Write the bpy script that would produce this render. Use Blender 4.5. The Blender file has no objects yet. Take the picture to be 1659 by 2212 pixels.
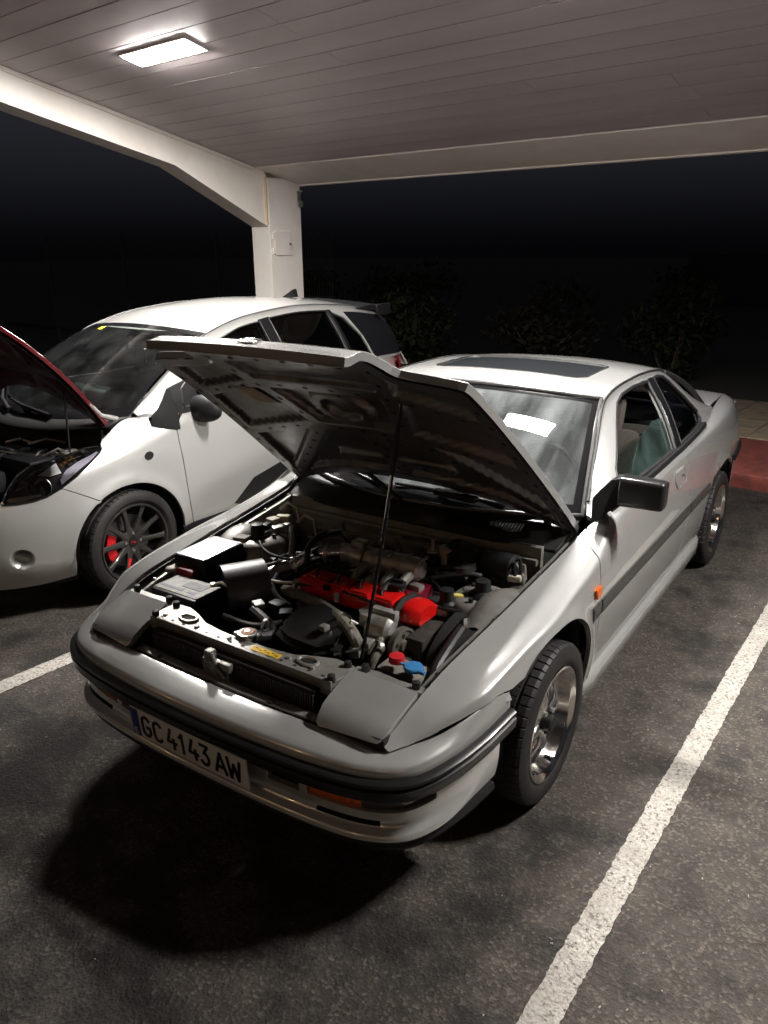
import bpy, bmesh, math, random
import numpy as np
from mathutils import Vector, Matrix
from mathutils.geometry import delaunay_2d_cdt
random.seed(7); rng = np.random.default_rng(7)
sc = bpy.context.scene
COL = sc.collection
# ------------------------------------------------------------------ camera
CAM = np.array([1.63857, -2.21384, 1.86163]); YAW, PITCH, ROLL = -0.595349, 0.332039, -0.006833; FPX = 1652.72
def cam_axes():
    f = np.array([math.sin(YAW)*math.cos(PITCH), math.cos(YAW)*math.cos(PITCH), -math.sin(PITCH)])
    r = np.array([math.cos(YAW), -math.sin(YAW), 0.]); u = np.cross(r, f)
    c, s = math.cos(ROLL), math.sin(ROLL)
    return c*r+s*u, -s*r+c*u, f
AX = cam_axes()
def at(px, py, **k):
    """photo pixel (of a 1659 x 2212 picture) -> point where its ray meets the plane x=, y= or z="""
    d = AX[0]*((px-829.5)/FPX) - AX[1]*((py-1106)/FPX) + AX[2]
    (a, v), = k.items(); i = 'xyz'.index(a)
    return CAM + d*((v-CAM[i])/d[i])
cd = bpy.data.cameras.new('camera'); co = bpy.data.objects.new('camera', cd); COL.objects.link(co)
m = Matrix((AX[0], AX[1], -AX[2])).transposed().to_4x4(); m.translation = Vector(CAM); co.matrix_world = m
cd.sensor_fit = 'HORIZONTAL'; cd.sensor_width = 36; cd.lens = 36*FPX/1659; cd.clip_end = 600; cd.clip_start = .05
sc.camera = co
# ------------------------------------------------------------------ night sky
w = bpy.data.worlds.new('World'); sc.world = w; w.use_nodes = True
nt = w.node_tree; bg = nt.nodes['Background']
sky = nt.nodes.new('ShaderNodeTexSky'); sky.sky_type = 'NISHITA'; sky.sun_disc = False
sky.sun_elevation = math.radians(-4.5); sky.sun_rotation = math.radians(160); sky.air_density = 1.0; sky.dust_density = 1.0
mixw = nt.nodes.new('ShaderNodeMix'); mixw.data_type = 'RGBA'; mixw.inputs[0].default_value = .35
mixw.inputs[6].default_value = (.155, .16, .205, 1)
nt.links.new(sky.outputs[0], mixw.inputs[7]); tcw = nt.nodes.new('ShaderNodeTexCoord'); sx = nt.nodes.new('ShaderNodeSeparateXYZ'); mrw = nt.nodes.new('ShaderNodeMapRange'); mrw.interpolation_type = 'SMOOTHSTEP'
mrw.inputs[1].default_value = -.01; mrw.inputs[2].default_value = .17; mrw.inputs[3].default_value = .10; mrw.inputs[4].default_value = 1.35
vm = nt.nodes.new('ShaderNodeVectorMath'); vm.operation = 'SCALE'; nt.links.new(tcw.outputs['Generated'], sx.inputs[0]); nt.links.new(sx.outputs[2], mrw.inputs[0])
nt.links.new(mixw.outputs[2], vm.inputs[0]); nt.links.new(mrw.outputs[0], vm.inputs['Scale']); nt.links.new(vm.outputs[0], bg.inputs[0]); bg.inputs[1].default_value = .105
sc.view_settings.view_transform = 'Standard'; sc.view_settings.look = 'None'; sc.view_settings.exposure = .3; sc.view_settings.gamma = 1
sc.render.engine = 'CYCLES'; sc.cycles.use_denoising = True; sc.cycles.max_bounces = 8; sc.cycles.transparent_max_bounces = 12
sc.cycles.sample_clamp_indirect = 4; sc.cycles.caustics_reflective = False; sc.cycles.caustics_refractive = False
STREET = 85.0; LAMP = 545.0
# ------------------------------------------------------------------ materials
MATS = {}
def mat(name, col=(.5, .5, .5), rough=.5, metal=0., coat=0., spec=.5, nscale=0, ncol=None, bump=0, bscale=None, em=None, es=0, trans=0, ior=1.45, alpha=1, coatr=.03, nlo=.4, nhi=.65, detail=4, rvar=0):
    if name in MATS: return MATS[name]
    mt = bpy.data.materials.new(name); mt.use_nodes = True; n = mt.node_tree; b = n.nodes['Principled BSDF']
    I = b.inputs
    I['Base Color'].default_value = (*col, 1); I['Roughness'].default_value = rough; I['Metallic'].default_value = metal
    I['Coat Weight'].default_value = coat; I['Coat Roughness'].default_value = coatr; I['Specular IOR Level'].default_value = spec
    I['IOR'].default_value = ior; I['Transmission Weight'].default_value = trans; I['Alpha'].default_value = alpha
    if em: I['Emission Color'].default_value = (*em, 1); I['Emission Strength'].default_value = es
    tc = n.nodes.new('ShaderNodeTexCoord')
    if nscale and (ncol or rvar):
        t = n.nodes.new('ShaderNodeTexNoise'); t.inputs['Scale'].default_value = nscale; t.inputs['Detail'].default_value = detail
        t.inputs['Roughness'].default_value = .62
        n.links.new(tc.outputs['Object'], t.inputs['Vector'])
        mr = n.nodes.new('ShaderNodeMapRange'); mr.inputs[1].default_value = nlo; mr.inputs[2].default_value = nhi
        n.links.new(t.outputs[0], mr.inputs[0])
        if ncol:
            mx = n.nodes.new('ShaderNodeMix'); mx.data_type = 'RGBA'
            mx.inputs[6].default_value = (*col, 1); mx.inputs[7].default_value = (*ncol, 1)
            n.links.new(mr.outputs[0], mx.inputs[0]); n.links.new(mx.outputs[2], I['Base Color'])
        if rvar:
            m2 = n.nodes.new('ShaderNodeMapRange'); m2.inputs[3].default_value = rough; m2.inputs[4].default_value = rough+rvar
            n.links.new(mr.outputs[0], m2.inputs[0]); n.links.new(m2.outputs[0], I['Roughness'])
    if bump:
        t = n.nodes.new('ShaderNodeTexNoise'); t.inputs['Scale'].default_value = bscale or nscale or 200; t.inputs['Detail'].default_value = 3
        n.links.new(tc.outputs['Object'], t.inputs['Vector'])
        bp = n.nodes.new('ShaderNodeBump'); bp.inputs['Strength'].default_value = bump; bp.inputs['Distance'].default_value = .01
        n.links.new(t.outputs[0], bp.inputs['Height']); n.links.new(bp.outputs[0], I['Normal'])
    MATS[name] = mt; return mt
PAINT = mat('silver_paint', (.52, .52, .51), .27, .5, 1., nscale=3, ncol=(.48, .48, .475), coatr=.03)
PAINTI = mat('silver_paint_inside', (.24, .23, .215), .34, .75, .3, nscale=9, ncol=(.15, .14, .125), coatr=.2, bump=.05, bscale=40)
BAYP = mat('bay_paint', (.29, .28, .26), .45, .45, .3, nscale=14, ncol=(.16, .145, .125), coatr=.25, nlo=.45, nhi=.8, bump=.06, bscale=60)
YPAINT = mat('pearl_silver_paint', (.50, .495, .48), .33, .5, 1., nscale=3, ncol=(.52, .515, .50), coatr=.035)
REDP = mat('dark_red_paint', (.10, .006, .009), .3, .2, 1.)
REDIN = mat('dull_red_paint', (.06, .014, .015), .5, .1, .15, nscale=8, ncol=(.035, .012, .012))
BLK = mat('black_plastic', (.014, .014, .015), .45, spec=.3, bump=.06, bscale=420)
BLKG = mat('black_gloss', (.008, .008, .009), .12, coat=.5)
RUB = mat('tyre_rubber', (.013, .0122, .0118), .6, nscale=30, ncol=(.02, .018, .0165), bump=.08, bscale=160)
RUBS = mat('rubber_seal', (.014, .014, .014), .5)
DARK = mat('dark_cavity', (.01, .01, .0105), .75)
CHR = mat('polished_alloy', (.82, .79, .76), .09, 1.0, nscale=30, rvar=.1)
CHRS = mat('polished_spoke', (.66, .66, .67), .17, 1.0, nscale=30, rvar=.1)
STEEL = mat('steel', (.5, .49, .46), .36, .7, nscale=25, ncol=(.33, .31, .27), bump=.06, bscale=90)
ALU = mat('cast_aluminium', (.46, .45, .42), .48, .55, nscale=30, ncol=(.28, .265, .24), bump=.15, bscale=120)
GUN = mat('gunmetal_wheel', (.05, .047, .045), .36, .5, .3, nscale=25, ncol=(.06, .057, .053))
REDC = mat('red_crackle', (.62, .008, .006), .3, 0, .6, nscale=60, ncol=(.5, .006, .006), bump=.1, bscale=300, coatr=.1)
REDPL = mat('red_plastic', (.5, .02, .025), .35)
BLUEPL = mat('blue_plastic', (.05, .22, .5), .4, nscale=20, ncol=(.04, .17, .38))
WHTP = mat('aged_white_plastic', (.6, .57, .48), .5, nscale=20, ncol=(.42, .38, .3))
YEL = mat('yellow_label', (.75, .48, .03), .5, nscale=25, ncol=(.6, .38, .03))
ORANGE = mat('amber_lens', (.75, .14, .008), .12, coat=.6, nscale=70, ncol=(.55, .08, .004), bump=.15, bscale=90)
REDL = mat('red_lens', (.4, .008, .02), .12, coat=.6)
GLASS = None
def glass_mat(name, tint, dirt_sheen=0., refl=1.0, dirt_sheen_col=(.6, .62, .6), ior=1.5, scale=6, streak=False):
    mt = bpy.data.materials.new(name); mt.use_nodes = True; n = mt.node_tree; L = n.links
    for x in list(n.nodes):
        if x.type != 'OUTPUT_MATERIAL': n.nodes.remove(x)
    out = [x for x in n.nodes if x.type == 'OUTPUT_MATERIAL'][0]
    tr = n.nodes.new('ShaderNodeBsdfTransparent'); tr.inputs[0].default_value = (*tint, 1)
    gl = n.nodes.new('ShaderNodeBsdfGlossy'); gl.inputs[1].default_value = .012
    fr = n.nodes.new('ShaderNodeFresnel'); fr.inputs[0].default_value = ior
    mu = n.nodes.new('ShaderNodeMath'); mu.operation = 'MULTIPLY'; mu.inputs[1].default_value = refl; mu.use_clamp = True
    L.new(fr.outputs[0], mu.inputs[0])
    base = tr
    if dirt_sheen:
        df = n.nodes.new('ShaderNodeBsdfDiffuse'); df.inputs[0].default_value = (*dirt_sheen_col, 1)
        tc = n.nodes.new('ShaderNodeTexCoord'); no = n.nodes.new('ShaderNodeTexNoise'); no.inputs['Scale'].default_value = scale; no.inputs['Detail'].default_value = 6
        mp = n.nodes.new('ShaderNodeMapping'); mp.inputs['Scale'].default_value = (1, 1, 1) if not streak else (1.4, .35, .35)
        L.new(tc.outputs['Object'], mp.inputs[0]); L.new(mp.outputs[0], no.inputs['Vector'])
        r = n.nodes.new('ShaderNodeMapRange'); r.inputs[1].default_value = .38; r.inputs[2].default_value = .75; r.inputs[3].default_value = dirt_sheen*.25; r.inputs[4].default_value = dirt_sheen*1.5
        L.new(no.outputs[0], r.inputs[0])
        ms = n.nodes.new('ShaderNodeMixShader'); L.new(r.outputs[0], ms.inputs[0]); L.new(tr.outputs[0], ms.inputs[1]); L.new(df.outputs[0], ms.inputs[2]); base = ms
    m2 = n.nodes.new('ShaderNodeMixShader'); L.new(mu.outputs[0], m2.inputs[0]); L.new(base.outputs[0], m2.inputs[1]); L.new(gl.outputs[0], m2.inputs[2])
    L.new(m2.outputs[0], out.inputs[0]); MATS[name] = mt; return mt
GLASS = glass_mat('side_glass', (.62, .70, .68))
WSG = glass_mat('dusty_windscreen', (.70, .77, .77), dirt_sheen=.17, scale=6, streak=True, dirt_sheen_col=(.55, .60, .61), refl=1.3)
TINT = glass_mat('tinted_glass', (.10, .105, .11))
LENS = glass_mat('clear_lens', (.9, .9, .9), refl=1.2)
YWS = glass_mat('green_windscreen', (.62, .72, .68), dirt_sheen=.02)
# ------------------------------------------------------------------ objects
def empty(name, loc=(0, 0, 0), rz=0, label=None, cat=None, group=None):
    o = bpy.data.objects.new(name, None); COL.objects.link(o); o.location = loc; o.rotation_euler = (0, 0, rz); o.empty_display_size = .1
    if label: o['label'] = label
    if cat: o['category'] = cat
    if group: o['group'] = group
    return o
def tag(o, label=None, cat=None, group=None, kind=None):
    for k, v in (('label', label), ('category', cat), ('group', group), ('kind', kind)):
        if v: o[k] = v
    return o
class MB:
    """collects faces of one mesh"""
    def __init__(s): s.v = []; s.f = []; s.n = []; s.mi = []; s.cur = 0
    def add(s, V, F, N=None):
        b = len(s.v); V = [tuple(map(float, p)) for p in V]; s.v += V
        s.n += [tuple(map(float, q)) for q in N] if N is not None else [(0, 0, 0)]*len(V)
        s.f += [tuple(b+i for i in f) for f in F]; s.mi += [s.cur]*len(F); return s
    def box(s, c, d, bev=0, M=None, rot=None):
        bm = bmesh.new(); bmesh.ops.create_cube(bm, size=1)
        bmesh.ops.scale(bm, vec=d, verts=bm.verts)
        if bev: bmesh.ops.bevel(bm, geom=list(bm.edges), offset=min(bev, .45*min(d)), segments=2, affect='EDGES', profile=.6)
        if rot: bmesh.ops.rotate(bm, cent=(0, 0, 0), matrix=Matrix.Rotation(rot[0], 3, rot[1]), verts=bm.verts)
        bmesh.ops.translate(bm, vec=c, verts=bm.verts)
        return s.bm(bm, M)
    def bm(s, bm, M=None):
        bm.verts.index_update(); V = [(M @ v.co if M else v.co) for v in bm.verts]
        s.add(V, [[v.index for v in f.verts] for f in bm.faces]); bm.free(); return s
    def tube(s, pts, r, n=10, cap=True, closed=False):
        P = [Vector(p) for p in pts]; k = len(P); R = r if hasattr(r, '__len__') else [r]*k
        T = []
        for i in range(k):
            a, b = (P[(i-1) % k], P[(i+1) % k]) if closed else (P[max(i-1, 0)], P[min(i+1, k-1)])
            T.append((b-a).normalized())
        up = Vector((0, 0, 1)) if abs(T[0].z) < .9 else Vector((1, 0, 0)); X = T[0].cross(up).normalized(); V = []
        for i in range(k):
            X = (X - T[i]*X.dot(T[i])).normalized(); Y = T[i].cross(X)
            V += [P[i]+(X*math.cos(2*math.pi*j/n)+Y*math.sin(2*math.pi*j/n))*R[i] for j in range(n)]
        F = [(i*n+j, i*n+(j+1) % n, ((i+1) % k)*n+(j+1) % n, ((i+1) % k)*n+j) for i in range(k if closed else k-1) for j in range(n)]
        if cap and not closed: F += [tuple(range(n))[::-1], tuple((k-1)*n+j for j in range(n))]
        return s.add(V, F)
    def lathe(s, prof, n=32, M=None, a0=0, a1=2*math.pi, mod=None):
        """profile [(axial, radius)] turned about the local x axis"""
        full = abs(a1-a0-2*math.pi) < 1e-6; k = n if full else n+1; V = []
        for i in range(k):
            a = a0+(a1-a0)*i/n
            for q, (h, r) in enumerate(prof):
                rr = r+(mod(i, q) if mod else 0); p = Vector((h, rr*math.cos(a), rr*math.sin(a))); V.append(M @ p if M else p)
        m_ = len(prof)
        F = [(i*m_+j, ((i+1) % k)*m_+j, ((i+1) % k)*m_+j+1, i*m_+j+1) for i in range(n) for j in range(m_-1)]
        return s.add(V, F)
    def prism(s, poly, h0, h1, M=None, bev=0):
        """2D outline in local xy, extruded along z"""
        bm = bmesh.new(); vs = [bm.verts.new((x, y, h0)) for x, y in poly]; f = bm.faces.new(vs)
        r = bmesh.ops.extrude_face_region(bm, geom=[f]); up = [e for e in r['geom'] if isinstance(e, bmesh.types.BMVert)]
        bmesh.ops.translate(bm, vec=(0, 0, h1-h0), verts=up); bmesh.ops.recalc_face_normals(bm, faces=bm.faces)
        if bev:
            ed = [e for e in bm.edges if all(abs(v.co.z-h1) < 1e-6 for v in e.verts)]
            bmesh.ops.bevel(bm, geom=ed, offset=bev, segments=2, affect='EDGES')
        return s.bm(bm, M)
    def build(s, name, mt, parent=None, smooth=True, angle=35, recalc=True, loc=None):
        me = bpy.data.meshes.new(name); me.from_pydata(s.v, [], s.f)
        for q in (mt if isinstance(mt, (list, tuple)) else [mt]): me.materials.append(q)
        if any(s.mi): me.polygons.foreach_set('material_index', s.mi)
        cust = any(any(q) for q in s.n)
        if recalc and not cust:
            bm = bmesh.new(); bm.from_mesh(me); bmesh.ops.recalc_face_normals(bm, faces=bm.faces); bm.to_mesh(me); bm.free()
        if smooth:
            me.polygons.foreach_set('use_smooth', [True]*len(me.polygons))
            if cust: me.normals_split_custom_set_from_vertices(s.n)
            else: me.set_sharp_from_angle(angle=math.radians(angle))
        o = bpy.data.objects.new(name, me); COL.objects.link(o)
        if parent: o.parent = parent
        if loc is not None: o.location = loc
        return o
def rotx(a): return Matrix.Rotation(a, 4, 'X')
def T(x, y, z): return Matrix.Translation((x, y, z))
# ------------------------------------------------------------------ splines and panels
def pchip(xs, ys):
    xs = np.asarray(xs, float); ys = np.asarray(ys, float); h = np.diff(xs); d = np.diff(ys)/h; m = np.zeros(len(xs))
    if len(xs) == 2: m[:] = d[0]
    else:
        for i in range(1, len(xs)-1):
            if d[i-1]*d[i] > 0:
                w1, w2 = 2*h[i]+h[i-1], h[i]+2*h[i-1]; m[i] = (w1+w2)/(w1/d[i-1]+w2/d[i])
        m[0] = d[0]*1.0; m[-1] = d[-1]
    def f(x):
        x = np.clip(np.asarray(x, float), xs[0], xs[-1]); i = np.clip(np.searchsorted(xs, x)-1, 0, len(h)-1)
        t = (x-xs[i])/h[i]; t2, t3 = t*t, t*t*t
        return (2*t3-3*t2+1)*ys[i]+(t3-2*t2+t)*h[i]*m[i]+(-2*t3+3*t2)*ys[i+1]+(t3-t2)*h[i]*m[i+1]
    return f
def cspline(xs, ys):
    """natural cubic spline"""
    xs = np.asarray(xs, float); ys = np.asarray(ys, float); n = len(xs); h = np.diff(xs); A = np.eye(n); b = np.zeros(n)
    for i in range(1, n-1):
        A[i, i-1:i+2] = h[i-1], 2*(h[i-1]+h[i]), h[i]; b[i] = 6*((ys[i+1]-ys[i])/h[i]-(ys[i]-ys[i-1])/h[i-1])
    M = np.linalg.solve(A, b)
    def f(x):
        x = np.clip(np.asarray(x, float), xs[0], xs[-1]); i = np.clip(np.searchsorted(xs, x)-1, 0, n-2); a, c = xs[i+1]-x, x-xs[i]
        return M[i]*a**3/(6*h[i])+M[i+1]*c**3/(6*h[i])+(ys[i]/h[i]-M[i]*h[i]/6)*a+(ys[i+1]/h[i]-M[i+1]*h[i]/6)*c
    return f
class Loft:
    """surface F(u, v): rows of splines over u, interpolated over the row number v"""
    def __init__(s, us, rows, vk=None):
        s.fn = [(pchip(us if len(r) == len(us) else [q[0] for q in r], [q[-2] for q in r]), pchip(us if len(r) == len(us) else [q[0] for q in r], [q[-1] for q in r])) for r in rows]
        s.k = len(rows)
    def __call__(s, U, V):
        U = np.asarray(U, float); V = np.clip(np.asarray(V, float), 0, s.k-1); X = np.array([f(U) for f, g in s.fn]); Z = np.array([g(U) for f, g in s.fn])
        i = np.clip(V.astype(int), 0, s.k-2); t = V-i; ar = np.arange(len(U))
        def g(P):
            p0, p1, p2, p3 = P[np.maximum(i-1, 0), ar], P[i, ar], P[i+1, ar], P[np.minimum(i+2, s.k-1), ar]
            m1 = np.where(i > 0, (p2-p0)/2, p2-p1); m2 = np.where(i+2 < s.k, (p3-p1)/2, p2-p1)
            return (2*t**3-3*t**2+1)*p1+(t**3-2*t**2+t)*m1+(-2*t**3+3*t**2)*p2+(t**3-t**2)*m2
        return np.stack([g(X), U, g(Z)], -1)
    def vof(s, y, z):
        """row number at height z"""
        lo, hi = 0., s.k-1.
        for _ in range(40):
            md = (lo+hi)/2
            if s(np.array([y]), np.array([md]))[0, 2] < z: lo = md
            else: hi = md
        return (lo+hi)/2
def dens(poly, step, closed=True):
    out = []; n = len(poly)
    for i in range(n if closed else n-1):
        a, b = np.array(poly[i], float), np.array(poly[(i+1) % n], float); k = max(1, int(np.ceil(np.linalg.norm(b-a)/step)))
        out += [a+(b-a)*j/k for j in range(k)]
    if not closed: out.append(np.array(poly[-1], float))
    return np.array(out)
def inside(P, poly):
    x, y = P[:, 0], P[:, 1]; r = np.zeros(len(P), bool); n = len(poly); j = n-1
    for i in range(n):
        xi, yi, xj, yj = *poly[i], *poly[j]
        c = ((yi > y) != (yj > y)); r ^= c & (x < (xj-xi)*(y-yi)/((yj-yi) or 1e-12)+xi); j = i
    return r
def panel_data(F, outline, holes=(), su=1, sv=1, step=.03, bstep=.015, thick=.012, ref=(0, 1, .4), flip=False, shrink=0):
    S = np.array([su, sv]); loops = [dens(np.array(q, float)*S, bstep) for q in (outline, *holes)]
    if shrink:
        pass
    lo, hi = loops[0].min(0), loops[0].max(0)
    gx, gy = np.meshgrid(np.arange(lo[0]+step/2, hi[0], step), np.arange(lo[1]+step/2, hi[1], step)); G = np.stack([gx.ravel(), gy.ravel()], -1)
    G[:, 0] += np.where((np.round((G[:, 1]-lo[1])/step-.5).astype(int) % 2) == 0, step*.25, -step*.25)
    ok = inside(G, loops[0])
    for h in loops[1:]: ok &= ~inside(G, h)
    B = np.concatenate(loops); G = G[ok]
    if len(G):
        d = np.sqrt(((G[:, None, :]-B[None])**2).sum(-1)).min(1); G = G[d > step*.45]
    P = np.concatenate([B, G]); ed = []; o = 0
    for l in loops: ed += [(o+i, o+(i+1) % len(l)) for i in range(len(l))]; o += len(l)
    V2, _, F2, *_r = delaunay_2d_cdt([Vector(p) for p in P], ed, [], 0, 1e-7)
    V2 = np.array([tuple(v) for v in V2]); Fc = np.array([f for f in F2 if len(f) == 3])
    cen = V2[Fc].mean(1); ok = inside(cen, loops[0])
    for h in loops[1:]: ok &= ~inside(cen, h)
    Fc = Fc[ok]; UV = V2/S
    X = F(UV[:, 0], UV[:, 1]); e = 1e-3
    du = F(UV[:, 0]+e/su, UV[:, 1])-F(UV[:, 0]-e/su, UV[:, 1]); dv = F(UV[:, 0], UV[:, 1]+e/sv)-F(UV[:, 0], UV[:, 1]-e/sv)
    N = np.cross(du, dv); N /= np.maximum(np.linalg.norm(N, axis=1, keepdims=True), 1e-9)
    s = np.sign(((X-np.array(ref))*N).sum()) or 1
    if flip: s = -s
    N *= s
    fn = np.cross(X[Fc[:, 1]]-X[Fc[:, 0]], X[Fc[:, 2]]-X[Fc[:, 0]]); bad = (fn*N[Fc[:, 0]]).sum(1) < 0; Fc[bad] = Fc[bad][:, ::-1]
    mb = MB(); mb.add(X, Fc.tolist(), N)
    if thick:
        cnt = {}
        for a, b, c in Fc.tolist():
            for p, q in ((a, b), (b, c), (c, a)): cnt[(p, q)] = 1
        bd = [(p, q) for p, q in cnt if (q, p) not in cnt]
        for p, q in bd:
            t = X[q]-X[p]; o_ = np.cross(t, N[p]); o_ /= np.linalg.norm(o_)+1e-12
            r1 = [X[p], X[q], X[q]-N[q]*.0025+o_*.0012, X[p]-N[p]*.0025+o_*.0012]
            nn = [N[p]*.8+o_*.6, N[q]*.8+o_*.6, o_, o_]
            mb.add(r1, [(0, 3, 2, 1)], nn)
            mb.add([r1[3], r1[2], X[q]-N[q]*thick, X[p]-N[p]*thick], [(0, 3, 2, 1)], [o_]*4)
    return mb
def mirror(mb):
    r = MB(); r.v = [(-x, y, z) for x, y, z in mb.v]; r.n = [(-x, y, z) for x, y, z in mb.n]; r.f = [f[::-1] for f in mb.f]; r.mi = list(mb.mi); return r
def panel(name, F, outline, mt, parent, both=True, **k):
    mb = panel_data(F, outline, **k); r = [mb.build(name, mt, parent, recalc=False)]
    if both: r.append(mirror(mb).build(name, mt, parent, recalc=False))
    return r
def strip_sweep(mb, path, prof, closed=False, up=(0, 0, 1)):
    """sweep a 2D profile [(out, up)] along a path of (point, outward normal)"""
    m_ = len(prof); V = []
    U = Vector(up)
    for p, n in path: V += [Vector(p)+Vector(n)*a+U*b for a, b in prof]
    k = len(path); F = [(i*m_+j, i*m_+(j+1) % m_, (i+1)*m_+(j+1) % m_, (i+1)*m_+j) for i in range(k-1) for j in range(m_)]
    F += [tuple(range(m_)), tuple((k-1)*m_+j for j in range(m_))[::-1]]
    return mb.add(V, F)
def text_mesh(txt, size, ext, name, mt, parent, M, align='CENTER', sx=1):
    cu = bpy.data.curves.new(name, 'FONT'); cu.body = txt; cu.size = size; cu.extrude = ext; cu.align_x = align; cu.align_y = 'CENTER'
    o = bpy.data.objects.new(name+'_tmp', cu); COL.objects.link(o); dg = bpy.context.evaluated_depsgraph_get(); me = bpy.data.meshes.new_from_object(o.evaluated_get(dg))
    bpy.data.objects.remove(o); me.transform(M @ Matrix.Diagonal((sx, 1, 1, 1))); me.materials.clear(); me.materials.append(mt)
    r = bpy.data.objects.new(name, me); COL.objects.link(r); r.parent = parent; return r
# ------------------------------------------------------------------ setting
AZ = math.radians(-5); UU = Vector((math.cos(AZ), math.sin(AZ), 0)); VV = Vector((-math.sin(AZ), math.cos(AZ), 0))
CM = Matrix((UU, VV, Vector((0, 0, 1)))).transposed().to_4x4()       # canopy frame -> world
def asphalt_mat(name, paint=False):
    mt = bpy.data.materials.new(name); mt.use_nodes = True; n = mt.node_tree; L = n.links; b = n.nodes['Principled BSDF']; N = n.nodes.new
    tc = N('ShaderNodeTexCoord')
    def noise(s, d=5, r=.6):
        t = N('ShaderNodeTexNoise'); t.inputs['Scale'].default_value = s; t.inputs['Detail'].default_value = d; t.inputs['Roughness'].default_value = r
        L.new(tc.outputs['Object'], t.inputs['Vector']); return t.outputs[0]
    def rng_(x, a, b_, c, d):
        m_ = N('ShaderNodeMapRange'); m_.inputs[1].default_value = a; m_.inputs[2].default_value = b_; m_.inputs[3].default_value = c; m_.inputs[4].default_value = d; L.new(x, m_.inputs[0]); return m_.outputs[0]
    def mix(f, a, c):
        m_ = N('ShaderNodeMix'); m_.data_type = 'RGBA'
        for i, x in ((0, f), (6, a), (7, c)):
            if isinstance(x, tuple): m_.inputs[i].default_value = (*x, 1)
            elif isinstance(x, float): m_.inputs[i].default_value = x
            else: L.new(x, m_.inputs[i])
        return m_.outputs[2]
    big = noise(3.1, 6, .62)
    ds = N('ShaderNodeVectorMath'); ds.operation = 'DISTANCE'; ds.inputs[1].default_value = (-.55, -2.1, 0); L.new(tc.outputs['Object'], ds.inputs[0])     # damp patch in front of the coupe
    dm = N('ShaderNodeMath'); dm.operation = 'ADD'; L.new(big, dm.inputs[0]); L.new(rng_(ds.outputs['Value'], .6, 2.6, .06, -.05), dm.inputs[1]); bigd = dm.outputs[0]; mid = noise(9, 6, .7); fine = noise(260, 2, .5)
    vo = N('ShaderNodeTexVoronoi'); vo.inputs['Scale'].default_value = 105; L.new(tc.outputs['Object'], vo.inputs['Vector'])
    col = mix(rng_(mid, .30, .7, 0, 1), (.044, .0395, .0355), (.086, .075, .066))
    col = mix(rng_(vo.outputs['Color'], .60, 1.0, 0, .75), col, (.17, .15, .13))
    col = mix(rng_(fine, .55, .75, 0, .7), col, (.010, .0095, .009))
    col = mix(rng_(bigd, .46, .60, 0, .74), col, (.015, .0148, .0147))
    rg = rng_(bigd, .49, .57, .92, .8)
    if paint:
        pit = mix(rng_(noise(120, 3, .65), .36, .60, 1, 0), (.50, .48, .44), (.29, .27, .24))
        pit = mix(rng_(noise(75, 4, .7), .37, .46, 1, 0), pit, (.07, .063, .056))
        col = mix(rng_(noise(5, 4), .35, .62, 0, .5), pit, (.24, .22, .195)); rg = None
        b.inputs['Roughness'].default_value = .75
    L.new(col, b.inputs['Base Color'])
    if rg: L.new(rg, b.inputs['Roughness'])
    b.inputs['Specular IOR Level'].default_value = .16
    ad = N('ShaderNodeMath'); ad.operation = 'ADD'; L.new(vo.outputs['Distance'], ad.inputs[0]); L.new(rng_(noise(60, 4, .7), 0, 1, 0, 2.2), ad.inputs[1])
    bp = N('ShaderNodeBump'); bp.inputs['Strength'].default_value = .95; bp.inputs['Distance'].default_value = .0035; L.new(ad.outputs[0], bp.inputs['Height']); L.new(bp.outputs[0], b.inputs['Normal'])
    return mt
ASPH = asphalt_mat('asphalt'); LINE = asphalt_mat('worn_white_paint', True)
mb = MB(); g = 130; mb.add([(-g, -g, 0), (g, -g, 0), (g, g, 0), (-g, g, 0)], [(0, 1, 2, 3)])
tag(mb.build('asphalt_ground', ASPH, smooth=False), kind='structure')
def road_line(p, q, wd, seed, label):
    r = random.Random(seed); p, q = Vector(p), Vector(q); d = (q-p); n = int(d.length/.012); s = Vector((d.y, -d.x, 0)).normalized(); V = []
    a = b = 0
    for i in range(n+1):
        a = a*.4+r.uniform(-.0028, .0028); b = b*.4+r.uniform(-.0028, .0028); c = p+d*i/n
        V += [c-s*(wd/2+a)+Vector((0, 0, .004)), c+s*(wd/2+b)+Vector((0, 0, .004))]
    mb = MB().add(V, [(2*i, 2*i+1, 2*i+3, 2*i+2) for i in range(n)])
    o = mb.build('parking_line', LINE, smooth=False); tag(o, kind='structure'); return o
road_line((1.118, -1.9, 0), (1.355, 3.6, 0), .088, 1, '')
road_line((-1.62, -2.2, 0), (-1.02, 4.3, 0), .10, 2, '')
road_line((-4.35, -1.5, 0), (-3.9, 4.3, 0), .10, 3, '')
# pavement behind the bays
REDK = mat('red_kerb_paint', (.19, .042, .032), .8, nscale=11, ncol=(.11, .03, .025), bump=.2, bscale=60)
def slab_row(name, mt, u0, u1, v0, v1, z0, z1, bev=.008):
    mb = MB().box(((u0+u1)/2, (v0+v1)/2, (z0+z1)/2), (u1-u0, v1-v0, z1-z0), bev, CM); return mb.build(name, mt, smooth=False)
kb = slab_row('kerb', REDK, -3.2, 9, 4.38, 5.68, -.05, .12); tag(kb, kind='structure')
pv = slab_row('pavement', mat('pavement_bed', (.05, .045, .04), .9), -12, 9, 5.69, 7.75, -.05, .11); tag(pv, kind='structure')
TILE = mat('paving_tile', (.30, .235, .165), .8, nscale=5, ncol=(.2, .155, .11), bump=.2, bscale=70)
tm = MB().box((0, 0, 0), (.392, .392, .03), .004).build('paving_tile', TILE, pv, smooth=False); k = 0
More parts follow.
